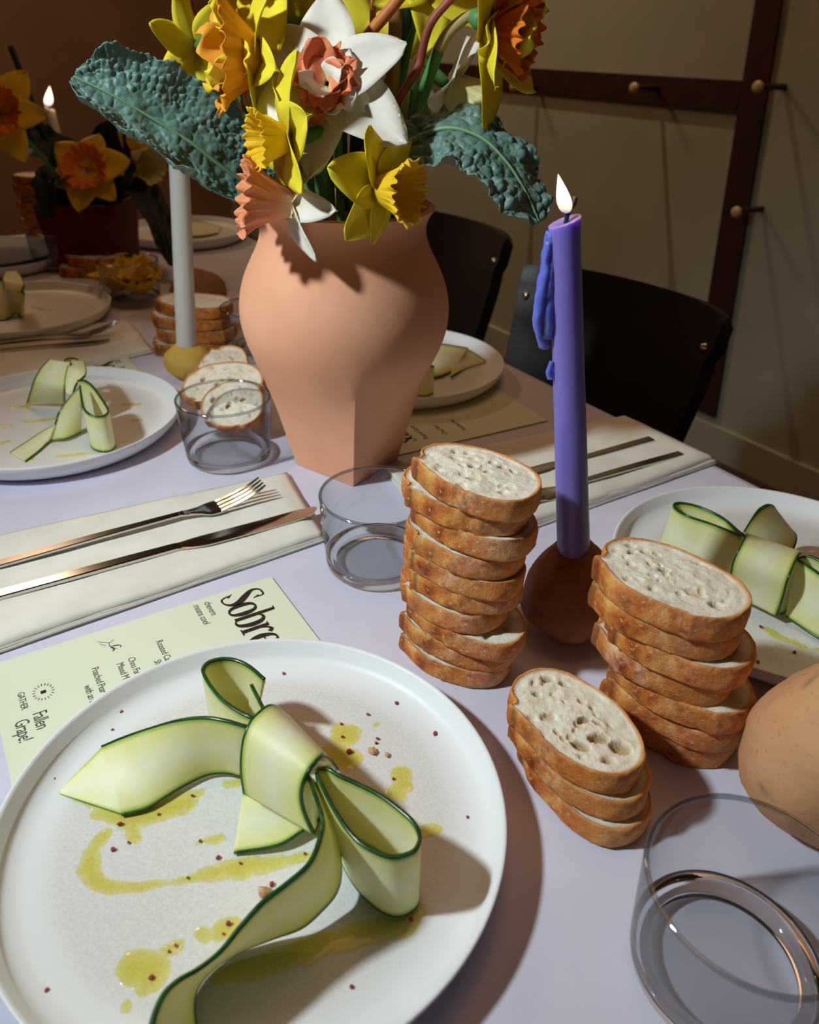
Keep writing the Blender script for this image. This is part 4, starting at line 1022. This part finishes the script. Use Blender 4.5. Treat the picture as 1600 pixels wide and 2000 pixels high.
# wax drips on the left side
def pxz(px, py): p = aty(px, py, CC[1]-.003); return p
rnd = random.Random(4)
for k, (pts, rs) in enumerate([([(1074, 452), (1068, 500), (1061, 560), (1056, 620), (1058, 655), (1062, 678)], [.0018, .0030, .0036, .0046, .0036, .0026]),
                               ([(1077, 455), (1074, 510), (1070, 570), (1068, 630), (1070, 660)], [.002, .0035, .004, .0044, .0025]),
                               ([(1070, 470), (1062, 540), (1052, 590), (1049, 630), (1053, 655)], [.0015, .0026, .0032, .0030, .0016]),
                               ([(1066, 650), (1064, 668), (1066, 680)], [.002, .0024, .0026]), ([(1076, 705), (1073, 725), (1073, 738)], [.0012, .0020, .0018])]):
    Pp = [pxz(*q)+np.array([0, -.002*(k % 3), 0]) for q in pts]
    V, F = tube(Pp, rs, 12, 40)
    V = np.array([v+np.array([nz(v, 220), nz(v+3, 220), nz(v+7, 220)])*.0009 for v in V])
    fixn(mk('wax_drip', V, F, MT['wax_drip'], vc, world=True))
wt = aty(346, 225, WC[1]+.0); candle('white taper candle standing in a golden potato left of the vase, unlit in view', (WC[0]+.001, WC[1], .040), (wt[0], WC[1], wt[2]), .0125, .0108, MT['wax_white'])
fb = at(100, 470); ft = aty(97, 212, fb[1]+.35); fcb = np.array([ft[0]+.01, ft[1], .0])
fcd = candle('far blurred lit candle behind the dark plant pot', fcb, ft, .014, .011, MT['wax_white'], slant=(-.3, 0))
V, F = tube([ft+[0, 0, -.002], ft+[0, 0, .01]], .0014, 6, 6); fixn(mk('wick', V, F, MT['wick'], fcd, world=True))
flame(fcd, ft+[-.002, 0, .003], .044, .0105, (.28, 0, 0))
lamp('far_candle_flame_light', 'POINT', ft+[.003, -.002, .03], .9, (1, .55, .25), shadow_soft_size=.012)

# ------------------------------------------------------------------ napkins
def napkin(label, c, layers=3, seed=0, hem=False):
    A, B, C, D = [np.array(p) for p in c]      # A top right, B bottom right, C bottom left, D top left
    t = thing('napkin', label, 'napkin', (A+B+C+D)/4*[1, 1, 0], 'cream cotton napkins')
    for k in range(layers):
        nu, nv = 60, 26; G = np.zeros((nu, nv, 3)); ins = .012*k*.25
        for i in range(nu):
            for j in range(nv):
                u, v = i/(nu-1), j/(nv-1)
                p = (D*(1-u)+A*u)*(1-v)+(C*(1-u)+B*u)*v
                e = min(v, 1-v)*.18; e2 = (1-u)*.3 if u > .5 else 1
                roundf = min(1, min(e/.012, max(e2, 0)/.012))
                q = Vector((p[0]*14+seed, p[1]*14, k*.7))
                z = .0011+k*.0024*(.25+.75*roundf)+(.0013+.0004*k)*max(0, noise.noise(q)*.9+.4)+.0005*noise.noise(q*3)
                pp = p.copy(); pp[:2] += np.array([noise.noise(q*.6+Vector((5, 0, 0))), noise.noise(q*.6+Vector((0, 5, 0)))])*.0016
                d = (C-D); d = d/np.linalg.norm(d); pp -= d*ins*(v-.5)*2*.5
                G[i, j] = (pp[0], pp[1], z)
        V, F = solid(G, .0016); fixn(mk('fold', V, F, MT['napkin'], t, world=True))
    return t
A, B = at(560, 926), at(636, 1056); C, D = at(0, 1277), at(0, 1050)
C = C+(C-B)*.35; D = D+(D-A)*.45
napkin('cream napkin under the fork and knife left of the front plate', (A, B, C, D))
napkin('cream napkin under cutlery right of the violet candle by the table edge', (at(1216, 815), at(1402, 906), at(868, 1095), at(752, 920)), seed=4, layers=4)
A, B, C, D = at(250, 630), at(300, 690), at(-140, 780), at(-140, 668)
napkin('blurred napkin with cutlery beyond the left plate', (A, B, C, D), seed=8)

# ------------------------------------------------------------------ cutlery
def sweep(P_, Wd, Th, n=40, name='handle', parent=None, up=None):
    Q = crom(np.c_[P_, Wd, Th], n); V = []
    for i in range(n):
        p = Q[i, :3]; t = Q[min(i+1, n-1), :3]-Q[max(i-1, 0), :3]; t /= np.linalg.norm(t)
        s = np.cross(t, [0, 0, 1]); s /= np.linalg.norm(s); u = np.cross(s, t); w_, h_ = Q[i, 3]/2, Q[i, 4]/2
        for x, y in ((-1, -.6), (-.85, -1), (.85, -1), (1, -.6), (1, .6), (.85, 1), (-.85, 1), (-1, .6)): V.append(p+s*w_*x+u*h_*y)
    F = capped(V, gridf(n, 8, True), 8, n)
    o = mk(name, V, F, MT['steel'], parent, world=True); sharp(o, 35); return o
def fork(label, tip, tail, ztip=.021, group='forks'):
    tip, tail = np.array(tip), np.array(tail); d = tip-tail; d[2] = 0; L = np.linalg.norm(d); d /= L; s = np.cross(d, [0, 0, 1])
    q = lambda x, z: tail+d*x+np.array([0, 0, z-tail[2]])
    z0 = tail[2]
    t = thing('fork', label, 'fork', tail*[1, 1, 0]+[0, 0, z0], group)
    hl = L-.075
    sweep([q(0, z0), q(hl*.5, z0+.0025), q(hl, z0+.004)], [.0095, .0085, .0062], [.003, .003, .0028], name='handle', parent=t)
    sweep([q(hl-.004, z0+.004), q(hl+.012, z0+.0025), q(hl+.022, z0+.0015), q(hl+.034, z0+.002)], [.0062, .012, .021, .0228], [.0028, .0022, .0019, .0017], name='head', parent=t)
    for k in range(4):
        o_ = s*(.0087-.0058*k)
        sweep([q(hl+.031, z0+.0017)+o_, q(hl+.05, z0+.006)+o_, q(hl+.066, z0+.0115)+o_*.97, q(L, ztip)+o_*.94], [.0040, .0036, .0032, .0018], [.0017, .0017, .0016, .001], n=16, name='tine', parent=t)
def knife(label, tip, tail, group='knives'):
    tip, tail = np.array(tip), np.array(tail); d = tip-tail; d[2] = 0; L = np.linalg.norm(d); d /= L; s = np.cross(d, [0, 0, 1]); z0 = tail[2]
    q = lambda x, z=0., o_=0.: tail+d*x+s*o_+np.array([0, 0, z])
    t = thing('table_knife', label, 'knife', tail*[1, 1, 0]+[0, 0, z0], group); hl = L*.55
    sweep([q(0), q(hl*.5), q(hl-.006), q(hl)], [.0105, .0098, .0088, .008], [.0042, .0042, .004, .0036], name='handle', parent=t)
    sweep([q(hl-.001), q(hl+.012, 0, .001), q(hl+.03, 0, .002), q(L-.02, 0, .0015), q(L-.006, 0, -.001), q(L, 0, -.003)], [.0085, .014, .0165, .0155, .010, .003], [.003, .0022, .0018, .0016, .0014, .001], name='blade', parent=t)
NZ = .0095
fork('steel fork on the napkin left of the front plate', at(512, 940, .026), at(-60, 1118, NZ), ztip=.026)
knife('steel table knife on the napkin left of the front plate', at(620, 994, NZ), at(-60, 1178, NZ))
fork('steel fork on the napkin right of the violet candle', at(990, 985, NZ+.004), at(1330, 886, NZ), ztip=NZ+.006)
knife('steel table knife on the napkin right of the violet candle', at(985, 940, NZ), at(1272, 858, NZ))
fork('blurred fork on the far napkin beyond the left plate', at(228, 628, .026), at(-40, 672, NZ), ztip=.026)
knife('blurred table knife on the far napkin beyond the left plate', at(215, 664, NZ), at(-60, 690, NZ))

# ------------------------------------------------------------------ menus
def menu(label, O, xd, Wd=.148, Ln=.21):
    """O: corner at text start (top left of the text page); xd: reading direction; page runs away from its top edge"""
    xd = np.array([xd[0], xd[1], 0.]); xd /= np.linalg.norm(xd); yd = np.array([-xd[1], xd[0], 0.])   # yd: up on the page
    t = thing('menu_card', label, 'menu', O, 'printed menu cards')
    c = [np.zeros(3), xd*Wd, xd*Wd-yd*Ln, -yd*Ln]
    V = [p+np.array([0, 0, z]) for z in (.0004, .0009) for p in c]
    _ = fixn(mk('sheet', V, [(0, 1, 2, 3), (4, 5, 6, 7), (0, 1, 5, 4), (1, 2, 6, 5), (2, 3, 7, 6), (3, 0, 4, 7)], MT['paper'], t, smooth=False))
    return t, xd, yd
def text(t, xd, yd, x, y, s, size, mat='ink_light', sx=1., al='LEFT', name='lettering'):
    cu = bpy.data.curves.new(name, 'FONT'); cu.body = s; cu.size = size; cu.align_x = al; cu.space_character = .92
    cu.materials.append(MT[mat]); cu.resolution_u = 2
    o = bpy.data.objects.new(name, cu); COL.objects.link(o); o.parent = t
    m = Matrix(((xd[0]*sx, yd[0], 0, 0), (xd[1]*sx, yd[1], 0, 0), (0, 0, 1, 0), (0, 0, 0, 1))); p = xd*x-yd*y+np.array([0, 0, .00105])
    m.translation = Vector(p)
    me = bpy.data.meshes.new_from_object(o); bpy.data.objects.remove(o)
    if not me.materials: me.materials.append(MT[mat])
    o = bpy.data.objects.new(name, me); COL.objects.link(o); o.parent = t; o.matrix_local = m; return o
def strokes(t, xd, yd, x0, y0, size, L, mat='ink', name='title'):
    V, F = [], []
    for st in L:
        Q = crom(np.array(st, float), max(8, len(st)*7)) if len(st) > 2 else np.array(st, float)
        T = np.gradient(Q[:, :2], axis=0); T /= np.maximum(np.linalg.norm(T, axis=1, keepdims=True), 1e-9); b = len(V)
        for (x, y, w_), tt in zip(Q, T):
            nx, ny = -tt[1]*w_/2, tt[0]*w_/2
            for sg in (1, -1):
                X, Yy = (x+nx*sg)*size+x0, (y+ny*sg)*size-y0
                V.append(xd*X+yd*Yy+np.array([0, 0, .00105+.00002*len(F) % .0001]))
        F += [(b+2*i, b+2*i+1, b+2*i+3, b+2*i+2) for i in range(len(Q)-1)]
    return mk(name, V, F, MT[mat], t, smooth=False)
k_, T_ = .035, .15
SOBRE = [
    # s
    [(.40, .80, .03), (.39, .97, .05), (.28, 1.0, .05), (.13, .95, .06), (.10, .78, .10), (.24, .58, .17), (.40, .36, .17), (.42, .15, .10), (.30, .02, .05), (.14, .01, .05), (.07, .12, .05), (.05, .26, .03)],
    [(.02, .30, .025), (.12, .17, .06)], [(.42, .72, .03), (.36, .88, .06)],
    # o
    [(.70, .66, .05), (.58, .58, .10), (.53, .34, .15), (.58, .09, .10), (.70, .0, .05), (.82, .08, .10), (.87, .33, .15), (.82, .58, .10), (.70, .66, .05)],
    # b
    [(1.02, .99, .10), (1.02, .5, .12), (1.02, .02, .12)], [(.92, 1.0, .03), (1.06, .99, .04)],
    [(1.03, .52, .04), (1.12, .65, .06), (1.24, .64, .09), (1.32, .50, .14), (1.33, .28, .15), (1.25, .05, .10), (1.12, .0, .05), (1.03, .08, .04)],
    # r
    [(1.50, .64, .11), (1.50, .3, .12), (1.50, .02, .12)], [(1.40, .65, .03), (1.54, .65, .04)], [(1.40, .015, .035), (1.62, .015, .035)],
    [(1.52, .42, .04), (1.60, .60, .06), (1.69, .66, .09), (1.76, .58, .11)],
    # e
    [(1.84, .38, .035), (2.16, .42, .035)], [(2.17, .42, .07), (2.12, .60, .09), (2.0, .66, .05), (1.88, .58, .10), (1.82, .34, .15), (1.87, .10, .12), (2.0, .0, .07), (2.12, .04, .04), (2.19, .16, .025)]]
m, xd, yd = menu('pale green printed menu card tucked under the front plate', at(530, 1128), at(622, 1249)-at(530, 1128))
# reading direction is down the right end of the card
strokes(m, xd, yd, .006, .046, .032, SOBRE)
for i, (x, y, s, sz) in enumerate([(.006, .0585, 'chevere', .0080), (.0055, .0670, 'means cool', .0080), (.032, .103, 'Roasted Car', .0070), (.052, .110, 'Sh', .0070), (.040, .125, 'Chou Far', .0070), (.042, .133, 'Mixed M', .0070), (.038, .149, 'Poached Pear', .0070), (.053, .157, 'with an ap', .0070), (.038, .196, 'GATHER', .0062)]):
    text(m, xd, yd, x, y, s, sz, 'ink_light', .78)
text(m, xd, yd, .062, .1905, 'Fallen', .0125, 'ink_light', .62); text(m, xd, yd, .064, .2015, 'Grape!', .0125, 'ink_light', .62)
strokes(m, xd, yd, .040, .186, .01, [[(.35, .5, .34), (.65, .5, .34)]], name='logo_dot')
strokes(m, xd, yd, .040, .186, .01, [[(.5+.62*math.cos(a), .5+.5*math.sin(a), .05), (.5+.82*math.cos(a), .5+.68*math.sin(a), .05)] for a in np.linspace(0, 2*PI, 19)[:-1]], 'ink_light', name='logo_rays')
strokes(m, xd, yd, .014, .139, .014, [[(.0, .2, .03), (.2, .5, .03), (.1, .75, .03)], [(.2, .5, .03), (.5, .45, .03), (.9, .75, .03)], [(.5, .45, .04), (.6, .9, .03)], [(.6, .5, .1), (.8, .6, .1), (.95, .5, .06)], [(.55, .6, .05), (.7, .95, .04), (.85, .9, .05)], [(.0, .2, .03), (-.15, .0, .03)], [(.1, .05, .03), (.35, .3, .03)]], 'ink_light', name='sprig_drawing')
cR = at(1070, 822); xdF = at(985, 770)-cR
xdF = xdF/np.linalg.norm(xdF); ydF = np.array([-xdF[1], xdF[0], 0.])
m, xd, yd = menu('shaded menu card under the plate behind the vase', cR+ydF*.21, xdF)
for i, (x, y, s) in enumerate([(.02, .06, 'Roasted Carrot'), (.02, .085, 'Chou Farci'), (.02, .11, 'Poached Pear')]): text(m, xd, yd, x, y, s, .009, 'ink', .7)
strokes(m, xd, yd, .02, .045, .02, SOBRE)
c1 = at(242, 722); m, xd, yd = menu('sliver of a menu card behind the left plate', c1+np.array([-.01, .045, 0]), np.array([.54, -.84])); strokes(m, xd, yd, .004, .045, .032, SOBRE)
c1 = at(418, 640); m, xd, yd = menu('blurred menu card behind the white candle and vase', c1+np.array([.10, .03, 0]), np.array([-.60, .80]))

# ------------------------------------------------------------------ chairs
def chair(label, TL, TR, name='dining_chair'):
    TL, TR = np.array(TL), np.array(TR); ax = TL-TR; ax[2] = 0; Wd = np.linalg.norm(ax); ax /= Wd
    back = np.array([ax[1], -ax[0], 0.]);
    if back[:2]@NN < 0: back = -back
    cen = (TL+TR)/2; zt = cen[2]
    base = np.array([cen[0], cen[1], -.75]); t = thing(name, label, 'chair', base)
    def pt(x, y, z): return cen*[1, 1, 0]+ax*x-back*y+np.array([0, 0, z])     # y towards the table
    nu, nv = 26, 24; G = np.zeros((nu, nv, 3))
    for i in range(nu):
        f = i/(nu-1); z = zt-.40*f
        wd = Wd*(1-.02*f) if f < .16 else Wd*(.985-.22*(f-.16)); wd *= (1-.03*math.exp(-((f-.17)/.03)**2))
        for j in range(nv):
            x = (j/(nv-1)-.5); G[i, j] = pt(x*wd, .02+.10*f-.035*(1-4*x*x)*(1-f*.5), z-.018*(1-(2*x)**6)*0+(-.012*(abs(2*x)**8) if i == 0 else 0))
    V, F = solid(G, .022); o = fixn(mk('backrest', V, F, MT['leather'], t, world=True)); sharp(o, 50); bevel(o, .006, 3)
    V, F = [], []
    for (x0, x1, y0, y1, z0, z1, nm, mt) in [(-Wd*.44, Wd*.44, .10, .50, zt-.45, zt-.385, 'seat', 'leather')]:
        c = [pt(x, y, z) for z in (z0, z1) for y in (y0, y1) for x in (x0, x1)]; _, Fb = box(0, 1, 0, 1, 0, 1)
        bevel(fixn(mk(nm, c, Fb, MT[mt], t, world=True, smooth=False)), .012, 3)
    for sx in (-1, 1):
        for y0, y1 in ((.12, .06), (.48, .50)):
            Vt, Ft = tube([pt(sx*Wd*.40, y0, zt-.44), pt(sx*Wd*.43, y1, -.748)], [.018, .014], 10); fixn(mk('leg', Vt, Ft, MT['chair_wood'], t, world=True))
        for f in (.085,):
            p = pt(sx*Wd*.445, .020+.10*f, zt-.40*f-.012)+(-back)*.008
            Vt, Ft = tube([p+back*.006, p-back*.003, p-back*.0045], [.006, .006, .0028], 10); fixn(mk('rivet', Vt, Ft, MT['rivet'], t, world=True))
    return t
z_ = .10
chair('dark brown leather chair right of the violet candle', at(1046, 505, z_), at(1447, 605, z_))
tr = at(1013, 455, z_); dd = at(1046, 505, z_)-at(1447, 605, z_)
chair('dark brown leather chair behind the vase and shaded plate', tr+dd*1.02+np.array([.02, 0, 0]), tr)

# ------------------------------------------------------------------ far end of the table
pb = at(195, 530)
FY = pb[1]+.05
def far_pot():
    c = aty(193, 520, FY); c = np.array([c[0], FY])
    w0 = (aty(262, 500, FY)-aty(125, 500, FY))[0]/2; w1 = (aty(276, 400, FY)-aty(112, 400, FY))[0]/2; h = aty(190, 388, FY)[2]
    t = thing('plant_pot', 'blurred dark terracotta pot of daffodils at the far table end', 'pot', (c[0], c[1], .0002))
    V = []; n = 48
    def ring(r, z, k):
        out = []
        for j in range(n):
            a = 2*PI*j/n; cs, sn = math.cos(a), math.sin(a); q = (abs(cs)**5+abs(sn)**5)**(-.2); out.append((r*q*cs, r*q*sn, z))
        return out
    for r, z in [(w0, 0), (w0*.6+w1*.4, h*.4), (w1, h*.85), (w1*.97, h), (w1*.90, h), (w1*.88, h*.5)]: V += ring(r, z, 0)
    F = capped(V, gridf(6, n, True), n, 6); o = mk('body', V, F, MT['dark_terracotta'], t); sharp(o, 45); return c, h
fc, fh = far_pot()
fin = np.array([fc[0], fc[1], fh-.03])
flower('blurred yellow orange daffodil facing forward over the far pot', 172, 335, FY-.06, cdir(0, 0, 1), L=.068, Wd=.06, cor=(.02, .016, .036), cm='cor_red', pm='pet_deep', frill=.25, seed=61, roll=.3, stem=fin, twist=.1)
flower('blurred pale daffodil facing right at the far pot', 262, 312, FY+.02, cdir(.6, -.3, .3), L=.06, Wd=.04, cor=(.05, .016, .03), cm='cor_pale', pm='pet_deep', seed=63, stem=fin)
flower('blurred yellow daffodil cut by the left edge', -2, 222, 1.25, cdir(.3, -.2, .8), L=.068, Wd=.05, cor=(.03, .014, .03), cm='cor_red', pm='pet_deep', seed=65, roll=.9, stem=fin)
flower('blurred yellow blossom resting in the far glass, right one', 272, 560, at(262, 588)[1]-.01, cdir(.1, .6, .7), L=.045, Wd=.04, cor=(.03, .02, .036), frill=.3, cm='cor_yellow', pm='pet_deep', double=8, seed=67, el=.9)
flower('blurred yellow blossom resting beside the far glass, left one', 238, 560, at(262, 588)[1]+.02, cdir(-.2, .7, .6), L=.055, Wd=.042, cor=(.03, .018, .03), frill=.3, cm='cor_orange', pm='pet_deep', double=8, seed=69, el=.9)
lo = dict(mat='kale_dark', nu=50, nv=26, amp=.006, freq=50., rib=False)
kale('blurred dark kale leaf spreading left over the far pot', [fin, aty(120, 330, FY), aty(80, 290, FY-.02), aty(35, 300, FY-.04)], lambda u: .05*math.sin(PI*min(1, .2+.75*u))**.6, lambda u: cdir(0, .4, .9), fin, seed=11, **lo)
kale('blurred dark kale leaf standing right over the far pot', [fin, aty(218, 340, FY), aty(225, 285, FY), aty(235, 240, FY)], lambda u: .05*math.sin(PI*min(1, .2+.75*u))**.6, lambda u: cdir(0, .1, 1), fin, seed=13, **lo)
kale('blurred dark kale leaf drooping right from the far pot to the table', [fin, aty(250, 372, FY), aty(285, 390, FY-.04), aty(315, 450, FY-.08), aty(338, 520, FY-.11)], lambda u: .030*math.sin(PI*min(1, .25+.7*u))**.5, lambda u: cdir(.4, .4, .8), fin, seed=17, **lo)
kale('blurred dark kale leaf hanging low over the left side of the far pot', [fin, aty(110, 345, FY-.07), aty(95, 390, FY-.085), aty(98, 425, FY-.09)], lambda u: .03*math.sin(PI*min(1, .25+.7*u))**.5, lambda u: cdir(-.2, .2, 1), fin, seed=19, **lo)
stemthing('blurred bare twig rising left from the far pot', 'willow_twig', [(100, 300, FY), (70, 220, FY), (40, 140, FY), (20, 90, FY)], .005, 'stem_dark', 'twig')
stemthing('blurred dark stem leaning left from the far pot', 'flower_stalk', [(70, 280, FY), (40, 220, FY), (5, 160, FY)], .005, 'stem_dark', 'stem')

# ------------------------------------------------------------------ lift everything from table space to the room
for o in list(SC.objects):
    if o.parent is None and o.type not in {'LIGHT', 'CAMERA'}: o.location.z += TZ
